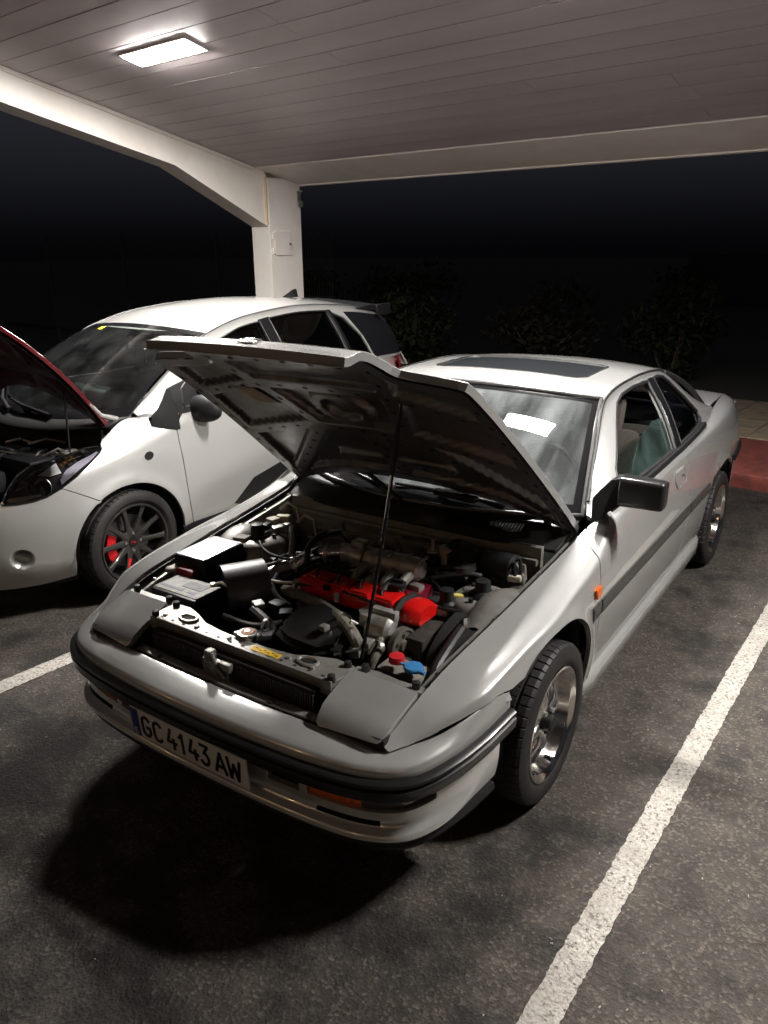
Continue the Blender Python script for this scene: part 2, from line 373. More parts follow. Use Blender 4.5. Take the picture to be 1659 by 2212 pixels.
for i in range(12):
    for j in range(5):
        o = tm if k == 0 else tm.copy()
        if k: COL.objects.link(o)
        p = CM @ Vector((-1.4+i*.4, 5.9+j*.4, .108+random.uniform(-.002, .002))); o.location = p; o.rotation_euler = (0, 0, AZ); o.parent = pv; k += 1
# ------------------------------------------------------------------ canopy
CE = lambda v: 2.61+.215*(3.494-v)                                   # ceiling height
SL = math.atan(-.215); UA = -4.24
WHT = mat('white_steel_paint', (.86, .82, .775), .5, nscale=3, ncol=(.80, .75, .69), bump=.03, bscale=30)
CEIL = mat('ceiling_plank_paint', (.42, .37, .375), .5, nscale=2.2, ncol=(.36, .315, .32), bump=.04, bscale=25)
can = empty('parking_canopy', CM @ Vector((UA-.13, 3.8, 0)), 0, 'white steel parking canopy with plank ceiling, rafter and square column', 'canopy')
can_inv = Matrix.Translation(-can.location)
CL = can_inv @ CM
pitch = .19; pm = None; i = 0; v = 3.47
while v > -5.2:
    vc = v-pitch/2; Mx = CL @ T(2.57, vc, CE(vc)+.012) @ rotx(SL)
    cut = [-6.85, -4.3+random.choice((0, .9, 1.8, 2.7))+random.uniform(-.05, .05), .1+random.choice((0, 1.2, 2.4)), 6.85]
    for a_, b_ in zip(cut, cut[1:]):
        if pm is None: pm = MB().box((0, 0, 0), (1, pitch-.0055, .024), 0).build('plank', CEIL, can, smooth=False); o = pm
        else: o = pm.copy(); COL.objects.link(o); o.parent = can
        o.matrix_local = Mx @ T((a_+b_)/2, 0, random.uniform(-.0008, .0008)) @ Matrix.Diagonal((b_-a_-.003, 1, 1, 1))
    v -= pitch*math.cos(SL)
bk = MB(); bk.add([CL @ Vector((-4.47, -5.3, CE(-5.3)+.03)), CL @ Vector((9.5, -5.3, CE(-5.3)+.03)), CL @ Vector((9.5, 4.1, CE(4.1)+.03)), CL @ Vector((-4.47, 4.1, CE(4.1)+.03))], [(0, 1, 2, 3)])
bk.build('roof_sheet', DARK, can, smooth=False)
sf = MB(); bmx = CL @ T(2.55, 3.765, CE(3.765)+.004) @ rotx(SL); sf.box((0, 0, 0), (14.0, .585, .022), .004, bmx); sf.box((0, .30, .005), (14.0, .03, .05), .004, bmx)
sf.build('soffit_sheet', WHT, can, smooth=False)
col = MB().box((UA-.135, 3.83, 1.265), (.27, .45, 2.53), .006, CL).build('column', WHT, can, smooth=False)
# access hatch on the column's side
hp = lambda u, v, z: (u, v, z)
MB().box((UA+.006, 3.775, 1.915), (.012, .228, .235), .003, CL).build('hatch', WHT, col, smooth=False)
for z in (1.985, 1.84): MB().box((UA+.006, 3.645, z), (.016, .025, .06), .004, CL).build('hinge', WHT, col, smooth=False)
mb = MB(); mb.lathe([(0, .0), (.006, .011), (.02, .011), (.022, 0)], 14, CL @ T(UA+.004, 3.866, 1.91)); mb.build('lock', STEEL, col)
bkt = MB().box((UA+.03, 4.03, 2.42), (.06, .012, .014), .002, CL); bkt.box((UA+.006, 4.03, 2.365), (.012, .05, .12), .003, CL); bkt.lathe([(0, 0), (0, .035), (.02, .035), (.024, 0)], 20, CL @ T(UA+.005, 4.035, 2.30))
bkt.build('bracket', STEEL, col)
# rafter: web with a haunch, flanges top and bottom
def rafter(u0, parent):
    pts = [(3.60, 2.085), (2.53, 2.578), (1.0, 2.905), (-1.5, 3.44), (-5.2, 4.22)]
    web = MB(); n = len(pts); V = []
    for v_, z_ in pts:
        for uu in (u0-.035, u0-.235): V += [CL @ Vector((uu, v_, z_)), CL @ Vector((uu, v_, CE(v_)))]
    F = []
    for i in range(n-1):
        a = 4*i; b_ = a+4; F += [(a, a+1, b_+1, b_), (a+2, b_+2, b_+3, a+3), (a, b_, b_+2, a+2)]
    web.add(V, F+[(0, 2, 3, 1)]); web.build('rafter', WHT, parent, smooth=False)
    fl = MB()
    for (v0, z0), (v1, z1) in zip(pts, pts[1:]):
        a = math.atan2(z1-z0, v1-v0); c = ((v0+v1)/2, (z0+z1)/2); l = math.hypot(v1-v0, z1-z0)
        fl.box((0, 0, 0), (.232, l, .014), .002, CL @ T(u0-.135, c[0], c[1]-.004) @ rotx(math.atan2(z1-z0, v1-v0)))
    fl.build('bottom_flange', WHT, parent, smooth=False)
    MB().box((0, 0, 0), (.02, 7.0, .03), .003, CL @ T(u0-.022, .02, CE(.02)-.018) @ rotx(SL)).build('top_trim', WHT, parent, smooth=False)
rafter(UA, can)
MB().box((UA-.135, 3.592, 2.33), (.255, .018, .47), .003, CL).build('end_plate', mat('stained_white_steel', (.66, .56, .44), .6, nscale=9, ncol=(.55, .4, .25)), can, smooth=False)
LE = mat('lamp_diffuser', (1, 1, 1), .4, em=(1, .96, .91), es=LAMP)
def ceiling_lamp(u, v, label):
    t = empty('ceiling_lamp', CM @ Vector((u, v, CE(v))), 0, label, 'lamp', None)
    M = Matrix.Rotation(AZ, 4, 'Z') @ rotx(SL)
    MB().box((0, 0, -.004), (.70, .185, .016), .004, M).build('housing', WHT, t, smooth=False)
    MB().box((0, 0, -.0125), (.655, .152, .0095), .003, M).build('diffuser', LE, t, smooth=False)
    return t
ceiling_lamp(-2.79, 1.395, 'lit rectangular ceiling lamp over the small silver hatchback')
ceiling_lamp(-.06, 1.08, 'lit rectangular ceiling lamp over the silver coupe with raised bonnet')
ceiling_lamp(2.45, 1.33, 'lit rectangular ceiling lamp over the empty bay beside the coupe')
# ------------------------------------------------------------------ fence, plants and far building behind
WIRE = mat('fence_wire', (.10, .105, .10), .5, .3)
fe = empty('mesh_fence', CM @ Vector((-9.6, 6.2, 0)), AZ, 'dark welded wire mesh fence behind the small silver hatchback', 'fence')
for s in range(3):
    x0 = -3.9+s*2.6; mb = MB()
    for i in range(int(2.5/.05)): mb.box((x0+.05+i*.05, 0, 1.08), (.005, .005, 2.1), 0)
    for z in (.1, .45, .8, 1.2, 1.6, 2.0):
        for dz in (-.012, .012): mb.box((x0+1.27, .006, z+dz), (2.55, .006, .006), 0)
    mb.build('wire_panel', WIRE, fe, smooth=False); MB().box((x0, .03, 1.05), (.045, .045, 2.1), .004).build('post', WIRE, fe, smooth=False)
LEAF = [mat('leaf_green', (.02, .027, .012), .7, spec=.15), mat('leaf_olive', (.027, .025, .014), .75, spec=.2)]
def shrub(name, loc, rx, rz, n, seed, label, cat='shrub', ls=.06, trunk=0, mi=0, group=None):
    r = np.random.default_rng(seed); t = empty(name, loc, 0, label, cat, group); mb = MB(); cl = r.normal(size=(26, 3)); cl /= np.linalg.norm(cl, axis=1, keepdims=True); cl *= r.uniform(.35, .95, (26, 1))
    cc_ = cl[r.integers(0, 26, n)]+np.clip(r.normal(size=(n, 3)), -1.9, 1.9)*.15; P = cc_*[rx, rx, rz/2]+[0, 0, rz/2+trunk]; P = P[P[:, 2] > .03]
    D = r.normal(size=(len(P), 3)); D /= np.linalg.norm(D, axis=1, keepdims=True); E = np.cross(D, r.normal(size=(len(P), 3))); E /= np.linalg.norm(E, axis=1, keepdims=True); s = r.uniform(.6, 1.4, (len(P), 1))*ls
    V = np.stack([P-D*s, P+E*s*.4, P+D*s, P-E*s*.4], 1).reshape(-1, 3); mb.add(V, [(4*i, 4*i+1, 4*i+2, 4*i+3) for i in range(len(P))])
    mb.build('foliage', LEAF[mi], t, smooth=False, recalc=False)
    st = MB()
    for q in range(7 if not trunk else 5):
        c = cl[q]*[rx*.8, rx*.8, rz/2*.8]+[0, 0, rz/2+trunk]; st.tube([(r.normal()*.04, r.normal()*.04, 0), (c[0]*.2, c[1]*.2, trunk*.8+c[2]*.15), (c[0]*.6, c[1]*.6, trunk*.5+c[2]*.55), tuple(c)], [.05 if trunk else .02, .04 if trunk else .016, .014, .006], 6)
    st.build('stems', mat('bark', (.09, .07, .05), .85), t)
for q, (u_, v_, rx, rz, lb) in enumerate([(-5.0, 6.9, .75, 1.5, 'low dark shrub behind the rear spoiler of the hatchback'), (-3.6, 8.6, .9, 1.45, 'broad dark shrub on the verge behind the canopy column'), (-1.9, 8.9, .95, 1.5, 'rounded dark shrub beyond the coupe roof'), (-6.3, 8.4, 1.1, 1.65, 'tall dark shrub beyond the end of the wire fence'), (-8.6, 8.3, 1.2, 1.7, 'wide dark shrub growing behind the wire fence')]):
    shrub('shrub', CM @ Vector((u_, v_, 0)), rx, rz, 2600, 50+q, lb, group='shrubs on the verge', mi=q % 2)
tag(MB().box((-2, 13.4, .03), (40, 11, .1), 0, CM).build('verge', mat('dark_soil', (.035, .03, .022), .95, nscale=3, ncol=(.03, .035, .018)), smooth=False), kind='structure')
fb = empty('far_building', CM @ Vector((-5.0, 26, 0)), AZ, 'unlit low building far beyond the coupe with two wall patches made to glow dim amber', 'building')
MB().box((2, .3, .8), (9, .3, 1.6), .02).build('wall', mat('dark_render', (.05, .05, .055), .9), fb, smooth=False)
AMB = mat('glowing_wall_amber', (.3, .2, .1), .5, em=(1, .55, .25), es=.045, nscale=3, ncol=(.2, .12, .06))  # amber light falling on the far wall, put in as weak emission
for x in (1.05, 2.65): MB().box((x, .13, 1.0), (.42, .05, 1.0), .01).build('glowing_wall_patch', AMB, fb, smooth=False)
# ------------------------------------------------------------------ silver coupe: outer body
car = empty('coupe_car', (0, 0, 0), 0, 'silver two-door coupe with raised bonnet showing red engine cover', 'car')
YS = [-.80, -.70, -.62, -.55, -.45, -.25, 0, .3, .45, .53, .62, .8, 1.2, 1.6, 2.0, 2.3, 2.565, 2.9, 3.2, 3.42, 3.52]
def rows(*r): return [[(y, *p) for y, p in zip(YS, q)] for q in r]
zz = lambda xs, zs: list(zip(xs, zs))
c21 = lambda v: [v]*21
R0 = zz([.64, .68, .72, .755, .785, .795, .80, .80, .80, .80, .80, .80, .80, .80, .80, .80, .795, .79, .77, .73, .70], c21(.18))
R1 = zz([.65, .69, .735, .775, .81, .825, .83, .832, .832, .832, .832, .832, .832, .832, .832, .832, .83, .825, .80, .76, .73], c21(.36))
R2 = zz([.66, .70, .745, .785, .825, .84, .845, .845, .845, .845, .845, .845, .845, .845, .845, .845, .845, .838, .815, .775, .745], [.47, .50, .525, .54, .55, .56, .56]+[.56]*14)
R3 = zz([.65, .69, .735, .775, .815, .828, .833, .838, .838, .838, .838, .838, .838, .838, .838, .838, .836, .83, .805, .765, .735], [.52, .555, .585, .605, .63, .655, .675, .70, .71, .715, .72, .725, .73, .735, .74, .74, .74, .74, .74, .72, .70])
R4 = zz([.64, .67, .710, .745, .784, .806, .812, .815, .815, .815, .811, .815, .82, .822, .82, .815, .805, .785, .755, .715, .69], [.535, .575, .61, .633, .658, .688, .715, .752, .785, .815, .838, .85, .862, .868, .87, .872, .88, .885, .88, .86, .80])
R5 = zz([.615, .64, .652, .66, .668, .678, .69, .704, .713, .728, .768, .79, .797, .798, .79, .77, .74, .70, .67, .65, .63], [.545, .592, .632, .657, .682, .706, .738, .775, .80, .832, .868, .882, .893, .903, .907, .91, .922, .93, .925, .905, .85])
SIDE0 = Loft(YS, rows(R0, R1, R2, R3, R4, R5))
def flare(y, z):
    o = 0
    for cy, cz, R in ((0, .305, .355), (2.565, .31, .35)):
        r = np.hypot((y-cy)/1.0, (z-cz)); k_ = np.clip((z-.59)/.07, 0, 1); o = o+.018*np.exp(-((r-R)/.05)**2)*(z > .2)*np.where(y < cy-.12, k_*k_*(3-2*k_), 1)
    return o
def SIDE(U, V):
    P = SIDE0(U, V); P = P.copy(); P[:, 0] += flare(P[:, 1], P[:, 2]); return P
def yv(y, z): return (y, SIDE0.vof(y, z))
def arch(cy, cz, af, ar, b, nf, nr, z0, n=40, rear=True):
    """wheel arch outline from its front foot over the top to its rear foot"""
    out = []
    for i in range(n+1):
        t = math.pi*i/n; c, s = math.cos(t), math.sin(t); e = nf if c > 0 else nr; a = af if c > 0 else ar
        out.append((cy-a*math.copysign(abs(c)**(2/e), c), cz+b*abs(s)**(2/e)))
    return out
FA = [p for p in arch(0, .305, .352, .325, .362, 3.0, 2.3, .2)]
RA = [p for p in arch(2.555, .31, .335, .335, .352, 2.3, 2.3, .2)]
BLINE = [(-.745, .553), (-.70, .557), (-.64, .570), (-.58, .588), (-.50, .607), (-.42, .617), (-.345, .603)]        # top edge of the bumper's side
fo = [(.525, 5), (.3, 5), (0, 5), (-.3, 5), (-.5, 5), (-.62, 5), (-.745, 5)]
fo += [yv(y, z+.004) for y, z in BLINE]
fo += [yv(y, z) for y, z in FA if z > .602 or y > 0] + [yv(.325, .29), yv(.416, .29), yv(.412, .45), yv(.41, .56), yv(.40, .66), yv(.40, .75), (.412, 4.1), (.45, 4.6)]
SV = .16
panel('fender', SIDE, fo, PAINT, car, sv=SV, step=.022, bstep=.012, thick=.02, ref=(0, .2, .4))
do = [(.455, 4.62), (.42, 4.1), yv(.408, .75), yv(.408, .66), yv(.418, .56), yv(.42, .45), yv(.424, .29), yv(1.0, .29), yv(1.70, .29), yv(1.742, .40), yv(1.775, .50), yv(1.785, .58), yv(1.765, .70), yv(1.725, .80), (1.66, 4.4), (1.63, 5), (1.2, 5), (.8, 5), (.62, 5), (.54, 5)]
panel('door', SIDE, do, PAINT, car, sv=SV, step=.035, bstep=.02, thick=.02, ref=(0, 1, .4))
qo = [(1.637, 5), (1.667, 4.4), yv(1.732, .80), yv(1.772, .70), yv(1.793, .58), yv(1.783, .50), yv(1.75, .40), yv(1.71, .29), yv(2.215, .29)] + [yv(y, z) for y, z in RA if z > .33 and (y < 2.6 or z > .60)] + [yv(2.89, .60), yv(3.2, .60), yv(3.48, .60), (3.50, 3), (3.48, 4), (3.44, 5), (3.2, 5), (2.9, 5), (2.6, 5), (2.2, 5), (1.9, 5)]
quart = panel('rear_quarter', SIDE, qo, PAINT, car, sv=SV, step=.035, bstep=.018, thick=.02, ref=(0, 2.6, .4))
# dark inner shell, wheel housings, floor
def SHELL(U, V): P = SIDE(U, V).copy(); P[:, 0] -= .03; return P
so = [(-.5, 4.7), yv(-.40, .5), *[yv(y, z) for y, z in arch(0, .305, .36, .34, .37, 2.6, 2.3, .2)], yv(.5, .22), yv(2.1, .22), *[yv(y, z) for y, z in arch(2.555, .31, .345, .345, .36, 2.3, 2.3, .2)], yv(3.3, .3), (3.4, 4.5), (2.5, 4.7), (1.0, 4.7), (.6, 4.4), (.3, 4.6), (0, 4.6)]
panel('inner_shell', SHELL, so, DARK, car, sv=SV, step=.06, bstep=.04, thick=0, ref=(0, 1, .4))
for cy, cz, ar_ in ((0, .305, FA), (2.555, .31, RA)):
    for s in (1, -1):
        mb = MB(); V = []
        pts = [p for p in ar_]
        for y, z in pts: V += [(s*.815, y, z+.004), (s*.50, y, z+.004)]
        F = [(2*i, 2*i+1, 2*i+3, 2*i+2) for i in range(len(pts)-1)]; k = len(V); V += [(s*.50, y, z) for y, z in pts]; F.append(tuple(range(k, k+len(pts))))
        mb.add(V, F); mb.build('wheel_housing', DARK, car)
fl = MB().box((0, 1.5, .2), (1.4, 3.6, .04), .01); fl.box((0, -.45, .24), (1.2, .5, .03), .01); fl.build('floor_pan', DARK, car, smooth=False)
# sill skirts and side mouldings
for s in (1, -1):
    mb = MB(); path = [((s*(.828 if .35 < y < 2.15 else .815), y, .245), (s, 0, 0)) for y in np.linspace(.335, 2.21, 24)]
    strip_sweep(mb, path, [(-.10, -.055), (-.005, -.055), (.014, -.035), (.016, .02), (.008, .038), (-.01, .046), (-.05, .046)]); mb.build('sill_skirt', PAINT, car, angle=50)
    for y0, y1, nm in ((.322, .408, 'side_moulding'), (.424, 1.778, 'side_moulding'), (1.796, 2.235, 'side_moulding')):
        mb = MB(); path = []
        for y in np.linspace(y0, y1, 20):
            p = SIDE(np.array([y]), np.array([SIDE0.vof(y, .572)]))[0]; path.append(((s*(p[0]-.004), p[1], p[2]), (s, 0, 0)))
        strip_sweep(mb, path, [(0, -.032), (.010, -.028), (.0125, -.006), (.009, 0), (.0125, .006), (.010, .026), (0, .030)]); mb.build(nm, mat('grey_moulding', (.055, .053, .05), .38, .2, .2), car, angle=30)
# ------------------------------------------------------------------ bumpers
class Plan:
    def __init__(s, pts):
        P = np.array(pts, float); P = np.concatenate([P[::-1]*[-1, 1], P[1:]]) if abs(P[0, 0]) < 1e-6 else P
        d = np.r_[0, np.cumsum(np.hypot(*np.diff(P, axis=0).T))]; s.L = d[-1]/2; d -= s.L; s.fx, s.fy = cspline(d, P[:, 0]), cspline(d, P[:, 1])
    def __call__(s, t):
        e = 1e-3; x, y = s.fx(t), s.fy(t); tx, ty = s.fx(t+e)-s.fx(t-e), s.fy(t+e)-s.fy(t-e); l = np.hypot(tx, ty)+1e-12; return x, y, ty/l, -tx/l
FB = Plan([(0, -.874), (.2, -.870), (.4, -.857), (.55, -.838), (.655, -.806), (.732, -.748), (.778, -.66), (.812, -.53), (.836, -.35)])
def sof(x):
    """position along the bumper whose plan point has that x"""
    t = np.linspace(0, FB.L, 400); return float(np.interp(abs(x), FB.fx(t), t))*(1 if x >= 0 else -1)
def soy(y): t = np.linspace(FB.L*.45, FB.L, 400); return float(np.interp(y, FB.fy(t), t))
sa, sb_, sc_ = sof(.40), sof(.70), soy(-.53)
zst = pchip([0, sa, sb_, soy(-.6), FB.L], [.503, .502, .504, .520, .548])
aof = pchip([0, sa, sof(.62), soy(-.66), soy(-.53), FB.L], [-.108, -.10, -.09, -.055, -.022, -.006])
ztp = pchip([0, sa, sof(.62), soy(-.66), soy(-.53), soy(-.42), FB.L], [.556, .555, .55, .566, .60, .614, .600])
def BUMP(prof):
    """prof: list of functions s -> (offset, z)"""
    def F(U, V):
        U = np.clip(np.asarray(U, float), -FB.L, FB.L); V = np.clip(np.asarray(V, float), 0, len(prof)-1); x, y, nx, ny = FB(U); O = np.array([p(np.abs(U))[0]+0*U for p in prof]); Z = np.array([p(np.abs(U))[1]+0*U for p in prof])
        i = np.clip(V.astype(int), 0, len(prof)-2); t = V-i; ar = np.arange(len(U)); k = len(prof)
        def g(P):
            p0, p1, p2, p3 = P[np.maximum(i-1, 0), ar], P[i, ar], P[i+1, ar], P[np.minimum(i+2, k-1), ar]
            m1 = np.where(i > 0, (p2-p0)/2, p2-p1); m2 = np.where(i+2 < k, (p3-p1)/2, p2-p1)
            return (2*t**3-3*t**2+1)*p1+(t**3-2*t**2+t)*m1+(-2*t**3+3*t**2)*p2+(t**3-t**2)*m2
        o, z = g(O), g(Z); return np.stack([x+nx*o, y+ny*o, z], -1)
    return F
BTOP = BUMP([lambda s: (aof(s)-.006, ztp(s)-.012), lambda s: (aof(s), ztp(s)), lambda s: (aof(s)*.60, ztp(s)*.62+(zst(s)+.036)*.38+.001), lambda s: (aof(s)*.17, zst(s)+.035), lambda s: (aof(s)*.025-.0005, zst(s)+.020), lambda s: (-.001, zst(s)+.002)])
LB = FB.L-.006
bump = panel('front_bumper', BTOP, [(-LB, 1.0), (-LB*.5, 1.0), (0, 1.0), (LB*.5, 1.0), (LB, 1.0), (LB, 5), (0, 5), (-LB, 5)], PAINT, car, both=False, sv=.035, step=.02, bstep=.02, thick=.025, ref=(0, -.5, .3))[0]
lipo = pchip([0, sof(.5), soy(-.66), soy(-.5), FB.L], [.004, .004, -.004, -.020, -.024]); zl = lambda s: zst(s)-.060
botz = pchip([0, sb_, FB.L], [.290, .284, .300])
BLOW = BUMP([lambda s: (-.026, zl(s)), lambda s: (-.024, zl(s)*.62+botz(s)*.38), lambda s: (-.022, zl(s)*.34+botz(s)*.66), lambda s: (lipo(s), botz(s)+.026), lambda s: (lipo(s)-.004, botz(s)+.008), lambda s: (-.05, botz(s))])
s1, s2, s3 = sof(.425), sof(.655), soy(-.66)
lamp_h = [(s1, .22), (s2, .20), (s3, .16), (s3, 1.10), (s2, 1.18), (s1, 1.2)]
slot_h = [(.285, .55), (sof(.40), .55), (sof(.40), 1.25), (.285, 1.25)]
neg = lambda q: [(-a, b) for a, b in q]
low_slot = [(sof(.46), 1.75), (sof(.66), 1.75), (sof(.66), 2.15), (sof(.46), 2.15)]
panel('lower_bumper', BLOW, [(-LB, 0), (0, 0), (LB, 0), (LB*.985, 2), (LB*.96, 5), (0, 5), (-LB*.96, 5), (-LB*.985, 2)], PAINT, bump, both=False, holes=[lamp_h, neg(lamp_h), slot_h, neg(slot_h), low_slot, neg(low_slot)], sv=.05, step=.018, bstep=.014, thick=.022, ref=(0, -.5, .3))
def BREC(U, V):
    P = BLOW(U, V); x, y, nx, ny = FB(np.asarray(U)); P = P.copy(); P[:, 0] -= nx*.014; P[:, 1] -= ny*.014; return P
def BREC2(U, V):
    P = BLOW(U, V); x, y, nx, ny = FB(np.asarray(U)); P = P.copy(); P[:, 0] -= nx*.03; P[:, 1] -= ny*.03; return P
sm = sof(.60)
for sg in (1, -1):
    q = (lambda a: a) if sg > 0 else neg
    panel('turn_lamp', BREC, q([(s1, .2), (sm, .2), (sm, 1.2), (s1, 1.2)]), ORANGE, bump, both=False, sv=.05, step=.02, thick=.01, ref=(0, -.5, .3))
    panel('side_lamp', BREC, q([(sm, .2), (s2, .2), (s3, .14), (s3, 1.12), (s2, 1.2), (sm, 1.2)]), mat('smoked_lens', (.05, .046, .042), .12, coat=.6), bump, both=False, sv=.05, step=.02, thick=.01, ref=(0, -.5, .3))
panel('bumper_backing', BREC2, [(-LB*.9, .02), (LB*.9, .02), (LB*.9, 3), (-LB*.9, 3)], DARK, bump, both=False, sv=.05, step=.06, bstep=.05, thick=0, ref=(0, -.5, .3))
mb = MB(); path = []
for s in np.linspace(-LB, LB, 120): x, y, nx, ny = (float(q) for q in FB(s)); path.append(((x, y, float(zst(abs(s)))-.017), (nx, ny, 0)))
strip_sweep(mb, path, [(-.04, -.048), (.010, -.047), (.021, -.040), (.024, -.022), (.0245, -.008), (.016, -.004), (.0165, .000), (.0235, .004), (.0225, .013), (.012, .020), (-.02, .022)]); mb.build('bumper_strip', mat('black_rubber_strip', (.011, .011, .0115), .3, coat=.15, bump=.05, bscale=300), bump, angle=40)
mb = MB(); path = []
for s in np.linspace(-LB*.96, LB*.96, 100): x, y, nx, ny = (float(q) for q in FB(s)); path.append(((x-nx*.03, y-ny*.03, float(botz(abs(s)))-.012), (nx, ny, 0)))
strip_sweep(mb, path, [(-.05, -.018), (.012, -.02), (.018, -.006), (.012, .014), (-.05, .014)]); mb.build('chin_spoiler', BLK, bump)
# number plate: white board, blue band, the letters as they stand
PM = Matrix.Translation((-.006, -.890, .4005)) @ Matrix.Rotation(math.radians(90+4.5), 4, 'X')
pl = MB().box((0, 0, 0), (.52, .112, .006), .003, PM).build('number_plate', mat('plate_white', (.72, .72, .70), .35, nscale=20, ncol=(.66, .66, .63)), car)
MB().box((-.239, 0, .0022), (.038, .106, .004), .001, PM).build('blue_band', mat('plate_blue', (.012, .02, .22), .35), pl)
BLKP = mat('plate_black', (.01, .01, .01), .4)
def strokes(mb, segs, x0, w, h, t, M):
    """letter from line strokes in a unit box"""
    for q in segs:
        pts = [Vector((x0+a*w-w/2, (b-.5)*h, 0)) for a, b in q]
        for p, r in zip(pts, pts[1:]):
            d = r-p; mb.box((0, 0, 0), (d.length+t*.55, t, .0025), 0, M @ T(*((p+r)/2)) @ T(0, 0, .0042) @ Matrix.Rotation(math.atan2(d.y, d.x), 4, 'Z'))
def arcp(cx, cy, rx, ry, a, b, n=8): return [(cx+rx*math.cos(math.radians(a+(b-a)*i/n)), cy+ry*math.sin(math.radians(a+(b-a)*i/n))) for i in range(n+1)]
GL = {'G': [arcp(.5, .72, .42, .28, 25, 180, 7)+arcp(.5, .28, .42, .28, 180, 360, 8)+[(.92, .46), (.55, .46)]], 'C': [arcp(.5, .72, .42, .28, 25, 180, 7)+arcp(.5, .28, .42, .28, 180, 335, 8)],
      '4': [[(.45, 1), (.05, .32), (.98, .32)], [(.68, .52), (.68, 0)]], '1': [[(.2, .78), (.55, 1), (.55, 0)]],
      '3': [[(.08, 1), (.88, 1), (.45, .60)]+arcp(.45, .30, .44, .30, 90, -150, 10)], 'A': [[(0, 0), (.5, 1), (1, 0)], [(.2, .3), (.8, .3)]], 'W': [[(0, 1), (.2, 0), (.5, .75), (.8, 0), (1, 1)]], 'E': [[(1, 1), (0, 1), (0, 0), (1, 0)], [(0, .5), (.8, .5)]]}
for ch, x, w_ in (('G', -.185, .042), ('C', -.13, .042), ('4', -.065, .042), ('1', -.017, .036), ('4', .033, .042), ('3', .083, .040), ('A', .15, .044), ('W', .207, .05)):
    mb = MB(); strokes(mb, GL[ch], x, w_, .072, .0105, PM); mb.build('plate_letter', BLKP, pl, smooth=False)
mb = MB(); strokes(mb, GL['E'], -.239, .012, .02, .004, PM @ T(0, -.032, .001)); mb.build('plate_letter', mat('plate_pale', (.6, .6, .55), .5), pl, smooth=False)
# rear bumper, tail panel and boot lid
RB = Plan([(0, 3.60), (.3, 3.592), (.55, 3.56), (.70, 3.50), (.775, 3.40), (.815, 3.22), (.843, 2.905)])
RBM = MB(); V = []; SS = np.linspace(-RB.L+.01, RB.L-.01, 90); pr = [(-.03, .60), (.0, .585), (.0, .48), (-.005, .36), (-.03, .28)]
V2 = []
for s in SS:
    x, y, nx, ny = (float(q) for q in RB(s))
    nx, ny = -nx, -ny; V2 += [(x+nx*o_, y+ny*o_, z) for o_, z in pr]
k = len(pr); rbo = RBM.add(V2, [(i*k+j, i*k+j+1, (i+1)*k+j+1, (i+1)*k+j) for i in range(len(SS)-1) for j in range(k-1)]).build('rear_bumper', PAINT, car, angle=60)
mb = MB(); path = []
for s in SS:
    x, y, nx, ny = (float(q) for q in RB(s))
    nx, ny = -nx, -ny; path.append(((x, y, .59), (nx, ny, 0)))
strip_sweep(mb, path, [(-.02, -.02), (.014, -.016), (.018, 0), (.014, .016), (-.02, .02)]); mb.build('rear_bumper_strip', BLK, rbo)
def TRUNK(U, V):
    """U: x, V: arc from rear window to tail"""
    yy = pchip([0, .3, .65, .9, 1.0, 1.1, 1.35], [2.66, 2.9, 3.3, 3.48, 3.53, 3.55, 3.56])(V); z0 = pchip([0, .3, .65, .9, 1.0, 1.1, 1.35], [.935, .945, .937, .918, .88, .78, .60])(V)
    return np.stack([U, yy-.10*(U/.7)**2*np.clip(V-.5, 0, 1)*1.3, z0-.02*(U/.66)**2], -1)
panel('boot_lid', TRUNK, [(-.70, .02), (.70, .02), (.672, .3), (.652, .65), (.647, .9), (.656, .97), (.665, 1.02), (.68, 1.12), (-.68, 1.12), (-.665, 1.02), (-.656, .97), (-.647, .9), (-.652, .65), (-.672, .3)], PAINT, car, both=False, step=.05, thick=.015, ref=(0, 3, .4))
def TAIL(U, V): P = TRUNK(U, V).copy(); P[:, 1] -= .012; return P
panel('tail_panel', TAIL, [(-.72, 1.0), (.72, 1.0), (.72, 1.35), (-.72, 1.35)], PAINT, car, both=False, step=.06, thick=0, ref=(0, 3, .4))
for s in (1, -1):
    mb = MB(); V = []
    for t in np.linspace(0, 1, 14):
        x = .36+.395*t; y = 3.565-.12*t**3.2-.015; V += [(s*x, y, .62), (s*x, y+.012, .68), (s*x, y, .755)]
    mb.add(V, [(3*i+j, 3*i+3+j, 3*i+4+j, 3*i+1+j) for i in range(13) for j in range(2)]).build('tail_lamp', REDL, car)
# ------------------------------------------------------------------ greenhouse
GY = [.56, .62, .8, 1.06, 1.3, 1.6, 1.95, 2.2, 2.5, 2.75]
GB = [(.745, .856), (.768, .868), (.79, .882), (.795, .89), (.797, .896), (.798, .903), (.79, .907), (.777, .909), (.75, .918), (.715, .925)]
GD = [(.715, .860), (.692, .905), (.645, 1.055), (.585, 1.232), (.570, 1.258), (.565, 1.264), (.565, 1.244), (.585, 1.165), (.625, 1.035), (.665, .940)]
GM = [((a[0]+b[0])/2+.016, (a[1]+b[1])/2) for a, b in zip(GB, GD)]
GH = Loft(GY, [[(y, *p) for y, p in zip(GY, q)] for q in (GB, GM, GD)])
def gv(y, z): return (y, GH.vof(y, z))
dw = [gv(.765, .912), gv(1.0, .916), gv(1.3, .920), gv(1.59, .924), gv(1.65, 1.08), gv(1.69, 1.226), gv(1.45, 1.232), gv(1.27, 1.224), gv(1.16, 1.200), gv(1.09, 1.165), gv(.97, 1.085), gv(.85, .992)]
